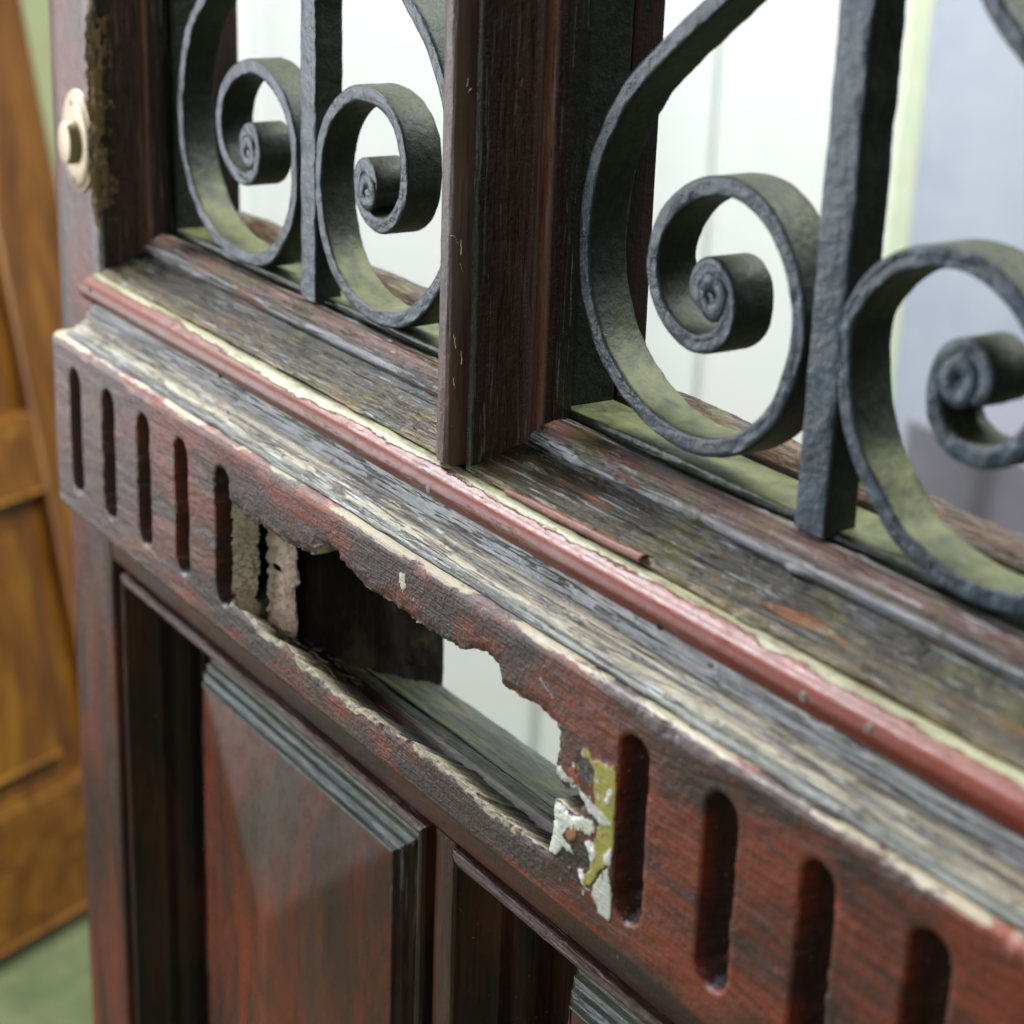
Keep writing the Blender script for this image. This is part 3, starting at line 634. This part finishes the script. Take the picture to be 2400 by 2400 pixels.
    wr = wear.ravel().tolist(); bl = scuff_sheen.ravel().tolist(); cl = col.reshape(-1, 4).tolist(); vv = [0.]*len(V)
    cache = {}; VN = np.array(V)
    ctr = np.array([.29, -.034])
    def ringv(i, lev):
        if (i, lev) in cache: return cache[(i, lev)]
        x, y, z = VN[i]; t = lev/4; hole_v = .15 < x < .42 and -.066 < z < -.002 and sn[i]
        yy = y+(.0215-y)*t
        if hole_v:
            nz = float(fbm(np.array(x*420), np.array(yy*500), np.array(z*420), 77, 3))
            if z < -.050: z2 = z-.0135*t+nz*.0016*t**.3; x2 = x
            elif x > .396: x2 = x+.003*t+nz*.0014*t**.3; z2 = z
            elif x < .172: x2 = (x+.0062*min(1, t/.5) if t < .6 else x-.010)+.0020*float(fbm(np.array(z*150.), np.array(yy*90), 0, 78, 3))*t**.3; yy = y+(.0085+.002*nz)*min(1, t/.5)+max(0, t-.5)*.02; z2 = z
            else: z2 = z+.0015*t+nz*.0022*t**.3; x2 = x
            x, z = x2, z2
        V.append([x, yy, z]); wr.append(wr[i] if not hole_v else 0.); bl.append(0.); gv.append(0.); cl.append([0, 0, 0, 0]); vv.append((.0215*t+.002)*(.22 if hole_v and x < .19 and t < .6 else 1)+(.018 if hole_v and x > .400 else 0))
        cache[(i, lev)] = len(V)-1; return len(V)-1
    for a, b in bd:
        a, b = int(a), int(b); h = sn[a] and sn[b]; levs = range(0, 4)
        for lv in levs:
            A0 = a if lv == 0 else ringv(a, lv); B0 = b if lv == 0 else ringv(b, lv); A1 = ringv(a, lv+1); B1 = ringv(b, lv+1)
            F.append([A0, B0, B1, A1]); fm.append(1 if h else 0)
    return mesh('fluted_board', V, F, [M['board'], M['raw']], door, fmat=fm, attrs={'wear': wr, 'scuff_sheen': bl, 'groove': gv, 'v': vv}, cattrs={'patch': cl}, angle=50, label='fluted board planted on the rail, torn open where the letter slot was')
board = fluted_board()

# ---------------------------------------------------------------- ramp, bead, sill mouldings
XL, XR = -.030, mx(-.030)
def ramp_extra(s, v):
    k = .0011*fbm(s*35, v*420, 0, 12, 4) - .0016*np.clip(fbm(s*55, v*230, 0, 19, 4)-.30, 0, 1)
    kn = np.exp(-(((s-.166)/.007)**2+((v-.009)/.004)**2)); return k-.0012*kn
sweep('drip_moulding', (XL+.003, 0, 0), (XR-.003, 0, 0), (0, 0, 1), (0, 1, 0),
      [(.0095, .0075), (.0100, .0062), (.0118, .0048), (.0130, .0056), (.0142, .0080), (.0160, .0108), (.0190, .0134), (.0232, .0154), (.0275, .0163)],
      M['ramp'], door, mA=.45, mB=.45, disp=.0002, dense=.0006, step=.0014, extra=ramp_extra, back=[(.0275, YF), (.0098, YF)])
bead = sweep('bead', (XL+.010, 0, 0), (XR-.010, 0, 0), (0, 0, 1), (0, 1, 0),
      [(.0272, .0185), (.0268, .0165)]+[(.0326+.0054*math.sin(math.radians(a)), .0178-.0058*math.cos(math.radians(a))) for a in range(-72, 72, 7)]+[(.0384, .0170), (.0393, .0190), (.0397, .0215), (.0390, .0222)],
      M['bead'], door, disp=.00016, dscale=(12, 90), dense=.0006, step=.0014, chips=.0002, back=[(.0385, .0235), (.0268, .0235)], label='half round bead in peeling red brown paint with a cream strip')
for (x, z, hl) in ((-.006, .0300, True), (.1326, .0300, True), (.3009, .0322, False), (.4319, .0305, True), (.4948, .0335, False), (.5195, .0345, False), (-.008, .0345, True)):
    y = .0178-.0056*math.cos(math.asin(max(-.95, min(.95, (z-.0326)/.0054))))
    revolve('nail_hole' if hl else 'nail', (x, y-.0003, z), 'Y', [(.0001, -.0001), (.0014, 0), (.0016, .0012)], M['nailhole' if hl else 'nail'], bead, n=14)
# curled strip of red paint
def flake():
    pts = [(.336, .0400, 0), (.344, .0402, .4), (.3533, .0402, .8), (.3726, .0405, 1), (.3933, .0408, 1.1), (.4110, .0414, 1.3)]
    V = []; n = 90; k = 7
    for i in range(n):
        t = i/(n-1)*(len(pts)-1); a = int(min(t, len(pts)-2)); u = t-a
        x = pts[a][0]*(1-u)+pts[a+1][0]*u; z = pts[a][1]*(1-u)+pts[a+1][1]*u; h = pts[a][2]*(1-u)+pts[a+1][2]*u
        q = float(fbm(np.array(x*260), np.array(0.), 0, 5, 3)); R_ = .0010+.0006*h+.0003*q
        for j in range(k):
            ang = math.radians(-30+j*(28+5*h)+20*q); V.append((x, (.0212+.0004*h)-R_*math.cos(ang), z+.0006+R_*math.sin(ang)))
    F = [(i*k+j, (i+1)*k+j, (i+1)*k+j+1, i*k+j+1) for i in range(n-1) for j in range(k-1)]
    o = mesh('paint_flake', V, F, M['flake'], door); md = o.modifiers.new('s', 'SOLIDIFY'); md.thickness = .0005
    o['label'] = 'curled strip of red paint lifting off above the bead'
flake()
MP = [(0, 0), (.0008, -.0004), (.0022, .0004), (.0040, .0045), (.0065, .0098), (.0095, .0152), (.0112, .0176), (.0126, .0165), (.0148, .0163), (.0172, .0170), (.0192, .0186), (.0206, .0210), (.0203, .0240), (.0196, .0285)]
def sill_extra(seed):
    def fn(s, v):
        k = .0006*fbm(s*30, v*500, 0, seed, 4) - .0022*np.clip(fbm(s*60, v*210, 0, seed+7, 4)-.26, 0, 1)
        return k + .0010*np.exp(-((v-.002)/.0025)**2)*fbm(s*120, v*200, 0, seed+9, 4)
    return fn
Z0, ZT = .0398, .95
for (xa, xb, sd) in ((-.0175, .2930, 3), (.3090, mx(-.0175), 13)):
    sweep('sill_moulding', (xa, YF, Z0), (xb, YF, Z0), (0, 0, 1), (0, 1, 0), MP, M['sill_slope'], door, mA=1, mB=1, dense=.0005, step=.0012, extra=sill_extra(sd), seed=sd, label='rain worn sloping sill moulding with moss and bare grain')
    sweep('side_moulding', (xa, YF, ZT), (xa, YF, Z0), (1, 0, 0), (0, 1, 0), MP, M['side'], door, mA=1, mB=1, dense=.001, step=.004, disp=.00035, dscale=(20, 200), seed=sd+1)
    sweep('side_moulding', (xb, YF, Z0), (xb, YF, ZT), (-1, 0, 0), (0, 1, 0), MP, M['side'], door, mA=1, mB=1, dense=.001, step=.004, disp=.00035, dscale=(20, 200), seed=sd+2)
    sweep('head_moulding', (xb, YF, ZT), (xa, YF, ZT), (0, 0, -1), (0, 1, 0), MP, M['dark_v'], door, mA=1, mB=1, dense=.001, step=.004, disp=.0002)
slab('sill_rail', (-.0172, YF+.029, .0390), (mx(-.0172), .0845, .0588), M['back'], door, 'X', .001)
slab('top_rail', (-.0172, YF, ZT+.001), (mx(-.0172), .085, 1.05), M['rail'], door, 'X', .001)
# mullion : narrow bead strip in front, thick core behind
def strip_extra(s, v): return .0004*fbm(s*22, v*300, 0, 7, 4)
sweep('mullion', (XC, 0, .0412), (XC, 0, ZT), (1, 0, 0), (0, 1, 0), [(-.0079, .0225), (-.0066, .0198), (-.0050, .0178), (-.0025, .0168), (.0015, .0167), (.0036, .0174), (.0050, .0188), (.0056, .0206), (.0058, .0228), (.0062, .0262), (.0074, .0262), (.0079, .0228), (.0086, .0222)], M['mull'], door, dense=.0008, step=.003, extra=strip_extra, back=[(.0086, .030), (-.0086, .030)], chips=.0003, label='narrow upright glazing bar between the two grilles')
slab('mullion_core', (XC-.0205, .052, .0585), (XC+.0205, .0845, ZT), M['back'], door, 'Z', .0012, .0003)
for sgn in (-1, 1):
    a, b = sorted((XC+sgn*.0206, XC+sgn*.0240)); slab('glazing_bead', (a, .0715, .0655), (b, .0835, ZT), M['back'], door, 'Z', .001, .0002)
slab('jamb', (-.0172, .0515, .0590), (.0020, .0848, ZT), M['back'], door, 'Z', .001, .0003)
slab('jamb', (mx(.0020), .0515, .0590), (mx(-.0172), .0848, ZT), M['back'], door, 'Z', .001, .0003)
# broken glazing bead on the back of the sill
M['chipbead'] = weathered('chipped_back_bead', 'X', [(0, (.06, .03, .012)), (.4, (.09, .045, .014)), (.7, (.05, .035, .014)), (1, (.03, .03, .012))], .03, .15, .8, moss=.5, rough=.45, orange=.8)
for xa, xb, sd in ((.0025, XC-.0245, 5), (XC+.0245, mx(.0025), 8)):
    def ex(s, v, sd=sd): return .0012*fbm(s*70, v*200, 0, sd, 4)-.0030*np.clip(fbm(s*45, v*40, 0, sd+3, 4)-.2, 0, 1)
    sweep('glazing_bead', (xa, 0, .0585), (xb, 0, .0585), (0, 0, 1), (0, 1, 0), [(.0, .0712), (.0062, .0714), (.0085, .0740), (.0105, .0790), (.0108, .0825), (.0095, .0845), (0, .0846)], M['chipbead'], door, dense=.0007, step=.0015, extra=ex, back=[(0, .078)])

# crumbled filler along the stile edge
def crumble():
    n, k = 160, 22; zz = np.linspace(.060, .165, n); w = np.linspace(-.0060, .0070, k)
    Zg, Wg = np.meshgrid(zz, w, indexing='ij')
    env = np.clip((Zg-.060)/.012, 0, 1)*np.clip((.165-Zg)/.01, 0, 1)
    a = fbm(Zg*130, Wg*700, 0, 3, 5); wid = np.clip(1.9*(1-np.abs(Wg+.0004)/(.0050+.0026*fbm(Zg*170, Wg*60, 0, 8, 4))), 0, 1)
    Y0 = np.interp(Wg, [-.01, 0, .003, .009], [YF, YF, YF+.004, YF+.0145]); dirx = np.clip(Wg/.004, 0, 1)*.8
    hgt = env*wid*(.0018+.0028*a)+.0002*env-.0035*(wid < .04)
    V = np.stack([-.0175+Wg+hgt*dirx, Y0-hgt*(1-.3*dirx), Zg], -1).reshape(-1, 3); idx = np.arange(n*k).reshape(n, k)
    F = np.stack([idx[:-1, :-1], idx[1:, :-1], idx[1:, 1:], idx[:-1, 1:]], -1).reshape(-1, 4)
    mesh('crumbling_filler', V, F, M['crumb'], door, attrs={'v': np.full(len(V), .3)}, label='crumbling ochre filler along the edge of the stile')
crumble()

# ---------------------------------------------------------------- wrought iron grilles
def catmull(P, step):
    P = [np.array(p, float) for p in P]; P = [2*P[0]-P[1]]+P+[2*P[-1]-P[-2]]; out = []
    for i in range(1, len(P)-2):
        p0, p1, p2, p3 = P[i-1:i+3]; n = max(2, int(np.linalg.norm(p2-p1)/step))
        for k in range(n):
            t = k/n; out.append(.5*((2*p1)+(-p0+p2)*t+(2*p0-5*p1+4*p2-p3)*t*t+(-p0+3*p1-3*p2+p3)*t**3))
    out.append(P[-2]); return np.array(out)
def ribbon(name, pts, thick, y0, y1, parent, seed=1, step=.0012, smooth=4, mat=None, label=None, flare=.0):
    C_ = catmull(pts, step)
    for _ in range(smooth): C_[1:-1] = .25*C_[:-2]+.5*C_[1:-1]+.25*C_[2:]
    T = np.gradient(C_, axis=0); T /= np.linalg.norm(T, axis=1)[:, None]; Nn = np.c_[-T[:, 1], T[:, 0]]
    n = len(C_); s = np.r_[0, np.cumsum(np.linalg.norm(np.diff(C_, axis=0), axis=1))]
    th = thick*(1+.07*fbm(s*90, s*0, 0, seed, 3))
    rr = .0011; ring = []
    hw_, hd = .5, .5
    sec = []                                      # (a across -.5...5, b depth 0..1) with rounded corners
    D = y1-y0
    for (ca, cb, st) in ((.5, 0, 270), (.5, 1, 0), (-.5, 1, 90), (-.5, 0, 180)):
        for q in (0, 30, 60, 90): sec.append((ca, cb, math.radians(st+q)))
    rows = []
    for (ca, cb, an) in sec:
        sa = (1 if ca > 0 else -1); a = sa*(th/2-rr)+rr*math.cos(an); b = (y0+rr if cb == 0 else y1-rr)+rr*math.sin(an)
        rows.append((a, np.full(n, b)))
    # extra verts on the broad faces
    def between(r1, r2, m): return [((r1[0]*(1-u)+r2[0]*u), (r1[1]*(1-u)+r2[1]*u)) for u in [i/m for i in range(1, m)]]
    full = []
    for i in range(len(rows)):
        full.append(rows[i]); j = (i+1) % len(rows)
        if i % 4 == 3: full += between(rows[i], rows[j], 6 if i in (3, 11) else 4)
    k = len(full); V = np.zeros((n, k, 3))
    for j, (a, b) in enumerate(full):
        nz = .00042*fbm(s*150, np.full(n, j*.45), 0, seed+2, 3)+.00022*fbm(s*420, np.full(n, j*.9), 0, seed+9, 2)
        V[:, j, 0] = C_[:, 0]+Nn[:, 0]*(a*(1+nz/.006*.5)); V[:, j, 2] = C_[:, 1]+Nn[:, 1]*(a*(1+nz/.006*.5)); V[:, j, 1] = b+nz*.9
    idx = np.arange(n*k).reshape(n, k); nx = np.roll(idx, -1, 1)
    F = np.stack([idx[:-1], nx[:-1], nx[1:], idx[1:]], -1).reshape(-1, 4).tolist(); F.append(idx[0][::-1].tolist()); F.append(idx[-1].tolist())
    return mesh(name, V.reshape(-1, 3), F, mat or M['iron'], parent, angle=60, label=label)
S3 = [(.4300, .2420), (.4180, .2230), (.4073, .2105), (.3953, .2011), (.3833, .1925), (.3713, .1835), (.3608, .1752), (.354, .1672), (.3484, .1591), (.3435, .1502), (.3406, .1414), (.3391, .1327), (.3388, .1233), (.3395, .1148), (.3411, .1073), (.3448, .0994), (.3498, .0918), (.3562, .0855), (.3639, .0805), (.372, .0765), (.3821, .0732), (.3931, .0716), (.4035, .072), (.4147, .0748), (.4241, .0796), (.4318, .0862), (.4369, .0927), (.4405, .1011), (.4429, .1095), (.4436, .118), (.442, .126), (.4388, .1336), (.4347, .1395), (.4282, .1457), (.4208, .1496), (.4123, .1516), (.4026, .1507), (.393, .1479), (.3845, .1424), (.3786, .1358), (.3754, .1278), (.3755, .1197), (.3789, .1121), (.3856, .1062), (.3938, .1031), (.4015, .1034), (.4087, .1067), (.4124, .1124), (.4129, .1188), (.4105, .1246), (.4046, .1273), (.3985, .1252), (.3963, .1205), (.3985, .1165), (.4030, .1160), (.4058, .1185)]
S2 = [(.1700, .2280), (.1850, .2160), (.1990, .2065), (.2120, .1965), (.2235, .1866), (.233, .1794), (.2406, .172), (.2473, .1628), (.2522, .1533), (.2563, .1429), (.2589, .1322), (.2599, .1212), (.2591, .1117), (.2567, .1017), (.2512, .0919), (.2404, .0807), (.2271, .0717), (.2112, .0675), (.1966, .0675), (.1816, .0713), (.1705, .0781), (.1627, .0872), (.1582, .099), (.1563, .1113), (.1576, .124), (.1625, .134), (.1711, .1423), (.1827, .1483), (.193, .1497), (.2052, .1484), (.2152, .1435), (.2212, .1358), (.2234, .1265), (.2228, .1166), (.2171, .1077), (.2082, .1026), (.199, .1029), (.1917, .1072), (.1884, .1137), (.1883, .1197), (.1935, .1235), (.1997, .1211), (.2018, .1165), (.1985, .1128), (.1945, .1140)]
S1 = [(.1280, .2350), (.1130, .2230), (.0990, .2120), (.0850, .2020), (.0700, .1910), (.0590, .1810), (.0488, .1704), (.0373, .1593), (.0311, .1485), (.0267, .1354), (.0244, .12), (.026, .1061), (.0311, .0939), (.0391, .0834), (.05, .0747), (.0635, .0694), (.0782, .0672), (.0939, .0672), (.1093, .0706), (.1218, .0792), (.1303, .0896), (.1347, .1002), (.1359, .1111), (.1349, .1227), (.1307, .1326), (.1238, .1401), (.1131, .1456), (.1009, .1483), (.0884, .1468), (.0767, .1416), (.0686, .1339), (.0648, .1245), (.066, .1145), (.0703, .1072), (.0793, .1019), (.0897, .1007), (.0987, .105), (.1021, .1111), (.1015, .1187), (.0966, .1223), (.0902, .1207), (.0875, .1160), (.0905, .1122), (.0950, .1130)]
B1, B2 = .1483, .4556
S4 = [(2*B2-x, z) for (x, z) in S3[:17]]+[(.5480, .0745), (.5363, .0686), (.5203, .0655), (.5057, .0668), (.4932, .0705), (.4877, .0735), (.4805, .0800), (.4722, .0883), (.4674, .0967), (.4640, .1070), (.4626, .1176), (.4632, .1252), (.4660, .1311), (.4723, .1388), (.4815, .1448), (.4934, .1486), (.5045, .1491), (.5148, .1463), (.5230, .1415), (.5300, .1350), (.5343, .1265), (.5335, .1170), (.5290, .1090), (.5233, .1040), (.5139, .1008), (.5053, .1015), (.4995, .1055), (.4972, .1123), (.4980, .1190)]+[(2*B2-x, z) for (x, z) in S3[-7:]]
def scroll(pts, parent, seed, sgn=1):
    """ribbon scroll whose inner end is hammered into a solid eye with a small pit"""
    o = ribbon('scroll', pts, .0062, .0452, .0605, parent, seed)
    e = np.array(pts[-10:]).mean(0); bm = bmesh.new(); bm.from_mesh(o.data); n = 28; rings = []
    for (rr, y) in ((.0003, .0470), (.0008, .0468), (.0015, .0452), (.0034, .0446), (.0060, .0447), (.0074, .0453), (.0077, .0600), (.0004, .0604)):
        ring = []
        for i in range(n):
            a = 2*math.pi*i/n; q = rr*(1+.09*float(fbm(np.array(math.cos(a)*1.5+seed), np.array(math.sin(a)*1.5), 0, seed, 2)))
            yy = y+.0003*float(fbm(np.array(math.cos(a)*2), np.array(math.sin(a)*2+rr*300), 0, seed+3, 2))
            ring.append(bm.verts.new((e[0]+q*math.cos(a)-BASE.x, yy-BASE.y, e[1]+q*math.sin(a)-BASE.z)))
        rings.append(ring)
    for r0, r1 in zip(rings[:-1], rings[1:]):
        for i in range(n): f_ = bm.faces.new((r0[i], r0[(i+1) % n], r1[(i+1) % n], r1[i])); f_.smooth = True
    bm.faces.new(rings[0]); bm.faces.new(rings[-1]); bm.normal_update(); bm.to_mesh(o.data); bm.free()
    return o
def bar_straight(name, xc, w, y0, y1, z0, z1, parent, seed, mat=None):
    return ribbon(name, [(xc, z0), (xc, z0+(z1-z0)*.33), (xc, z0+(z1-z0)*.66), (xc, z1)], w, y0, y1, parent, seed, step=.003, smooth=0, mat=mat)
FR = M['iron_frame']
for (bx, xa, xb, sc, lab) in ((B1, .0022, XC-.0210, (S1, S2), 'far iron grille, left of the glazing bar'), (B2, XC+.0210, mx(.0022), (S3, S4), 'near iron grille, right of the glazing bar')):
    # flat bar frame sitting in the rebate, then bar and scrolls inside it
    gfr = ribbon('iron_grille', [(xa+.002, .0610), ((xa+xb)/2, .0610), (xb-.002, .0610)], .0040, .0506, .0706, door, 3, step=.004, smooth=0, mat=FR, label=lab)
    for xx in (xa+.0020, xb-.0020): bar_straight('frame_bar', xx, .0038, .0508, .0704, .0632, .93, gfr, 5, FR)
    ribbon('frame_bar', [(xa+.002, .932), ((xa+xb)/2, .932), (xb-.002, .932)], .0040, .0506, .0706, gfr, 3, step=.004, smooth=0, mat=FR)
    bar_straight('bar', bx, .0138, .0450, .0570, .0615, .930, gfr, 17)
    scroll(sc[0], gfr, 11+int(bx*10)); scroll(sc[1], gfr, 29+int(bx*10))

# ---------------------------------------------------------------- lower panels
slab('muntin', (.2935, YF+.0005, -.76), (.3085, .080, -.1040), M['muntin'], door, 'Z', .0012, .0003, wearedge=.25)
slab('bottom_rail', (-.0172, YF, -.95), (mx(-.0172), .085, -.7605), M['rail'], door, 'X', .002)
PT, PB = -.1045, -.758
PM = [(0, .003), (0, -.0020), (.0010, -.0032), (.0028, -.0036), (.0044, -.0028), (.0052, -.0005), (.0064, .0012), (.0088, .0062), (.0110, .0098), (.0128, .0110), (.0135, .0112), (.0140, .0165), (.0156, .0172), (.0178, .0200), (.0195, .0240), (.0198, .0300)]
for (xa, xb, sd) in ((.0008, .2915, 2), (.3105, mx(.0008), 7)):
    sweep('panel_moulding', (xa, YF, PT), (xb, YF, PT), (0, 0, -1), (0, 1, 0), PM, M['pm_h'], door, mA=1, mB=1, dense=.0006, step=.0018, disp=.00045, dscale=(30, 260), chips=.0005, seed=sd)
    sweep('panel_moulding', (xa, YF, PB), (xa, YF, PT), (1, 0, 0), (0, 1, 0), PM, M['pm_v'], door, mA=1, mB=1, dense=.0008, step=.004, disp=.0003, dscale=(12, 260), seed=sd+1)
    sweep('panel_moulding', (xb, YF, PT), (xb, YF, PB), (-1, 0, 0), (0, 1, 0), PM, M['pm_v'], door, mA=1, mB=1, dense=.0008, step=.004, disp=.0003, dscale=(12, 260), seed=sd+2)
    sweep('panel_moulding', (xb, YF, PB), (xa, YF, PB), (0, 0, 1), (0, 1, 0), PM, M['pm_h'], door, mA=1, mB=1, dense=.0012, step=.006)
    # raised panel : ground, stepped border, diamond-pointed field
    L_, R_ = xa+.0540, xb-.0540; T_, B_ = -.1460, PB+.045; xc = (L_+R_)/2; YE = .037
    pan = slab('panel', (xa+.004, .0525, PB+.004), (xb-.004, .066, PT-.004), M['pm_v'], door, 'Z', .001)
    ST = [(0, .0530), (.0003, .0462), (.0030, .0455), (.0034, .0428), (.0060, .0420), (.0064, .0398), (.0092, .0388), (.0098, .0366), (.0105, .0364)]
    o = .0105
    for A_, B2_, inw, mt in (((L_-o, 0, T_+o), (R_+o, 0, T_+o), (0, 0, -1), 'steps'), ((L_-o, 0, B_-o), (L_-o, 0, T_+o), (1, 0, 0), 'steps_v'), ((R_+o, 0, T_+o), (R_+o, 0, B_-o), (-1, 0, 0), 'steps_v'), ((R_+o, 0, B_-o), (L_-o, 0, B_-o), (0, 0, 1), 'steps')):
        sweep('border', A_, B2_, inw, (0, 1, 0), ST, M[mt], pan, mA=1, mB=1, dense=.0007, step=.003, disp=.00025, dscale=(20, 300), seed=sd+4)
    nx_, nz_ = 90, 200; X_, Z_ = np.meshgrid(np.linspace(L_, R_, nx_), np.linspace(B_, T_, nz_), indexing='ij')
    hwid = (R_-L_)/2; rise = .0135
    u = (hwid-np.abs(X_-xc))/hwid; vtop = (T_-Z_)/.077; vbot = (Z_-B_)/.077
    hh = rise*np.minimum(np.minimum(u, vtop), np.minimum(vbot, 1)); k_ = .0008
    Y_ = YE-hh+.00035*fbm(X_*30, Z_*9, 0, sd, 3)
    for _ in range(2): Y_[1:-1, 1:-1] = (Y_[1:-1, 1:-1]*2+Y_[:-2, 1:-1]+Y_[2:, 1:-1]+Y_[1:-1, :-2]+Y_[1:-1, 2:])/6
    idx = np.arange(nx_*nz_).reshape(nx_, nz_)
    F = np.stack([idx[:-1, :-1], idx[1:, :-1], idx[1:, 1:], idx[:-1, 1:]], -1).reshape(-1, 4)
    mesh('raised_field', np.stack([X_, Y_, Z_], -1).reshape(-1, 3), F, M['field'], pan, label='diamond pointed field of the raised panel')

# ---------------------------------------------------------------- bell push
bc = (-.0388, YF, .0985)
bell = revolve('bell_push', bc, 'Y', [(.0001, -.0030), (.0130, -.0030), (.0195, -.0029), (.0212, -.0022), (.0222, -.0016), (.0236, -.0014), (.0240, -.0006), (.0240, .0004)], M['brass'], door, sx=.80, sz=1.)
bell['label'] = 'oval brass bell push on the stile'
revolve('button', (bc[0]-.001, YF-.0028, bc[2]-.0005), 'Y', [(.0001, -.0048), (.0080, -.0048), (.0096, -.0044)], M['brass'], bell, sx=.82)
revolve('button_collar', (bc[0]-.001, YF-.0028, bc[2]-.0005), 'Y', [(.0096, -.0044), (.0099, -.0036), (.0102, .0010)], M['button'], bell, sx=.82)
for dz in (.0178, -.0178):
    revolve('screw', (bc[0]-.001, YF-.0027, bc[2]+dz), 'Y', [(.0001, -.0005), (.0010, -.0006), (.0017, -.0002), (.0018, .0008)], M['screw'], bell, n=14)

# wisps of straw caught on the glazing bar
def wisps():
    rnd = random.Random(9); V = []; F = []
    for k in range(11):
        x = XC+.0062+rnd.uniform(-.002, .0012); y = .0185+rnd.uniform(-.0015, .002); z = rnd.choice([.075, .085, .092, .105, .12, .165])+rnd.uniform(-.005, .005)
        L = rnd.uniform(.002, .007); a = rnd.uniform(0, 6.28); cur = rnd.uniform(-1.5, 1.5); w = rnd.uniform(.00012, .0003); p = np.array([x, y, z]); b = len(V)
        for i in range(7):
            aa = a+cur*i/6; dv = np.array([math.cos(aa)*.5, rnd.uniform(-.35, .1), math.sin(aa)])*L/6; p = p+dv
            V += [tuple(p+np.array([w, 0, 0])), tuple(p+np.array([-w, 0, w])), tuple(p+np.array([0, w, -w]))]
        for i in range(6):
            for j in range(3): F.append([b+i*3+j, b+i*3+(j+1) % 3, b+(i+1)*3+(j+1) % 3, b+(i+1)*3+j])
    o = mesh('straw_wisps', V, F, M['straw'], door); o['kind'] = 'stuff'
wisps()
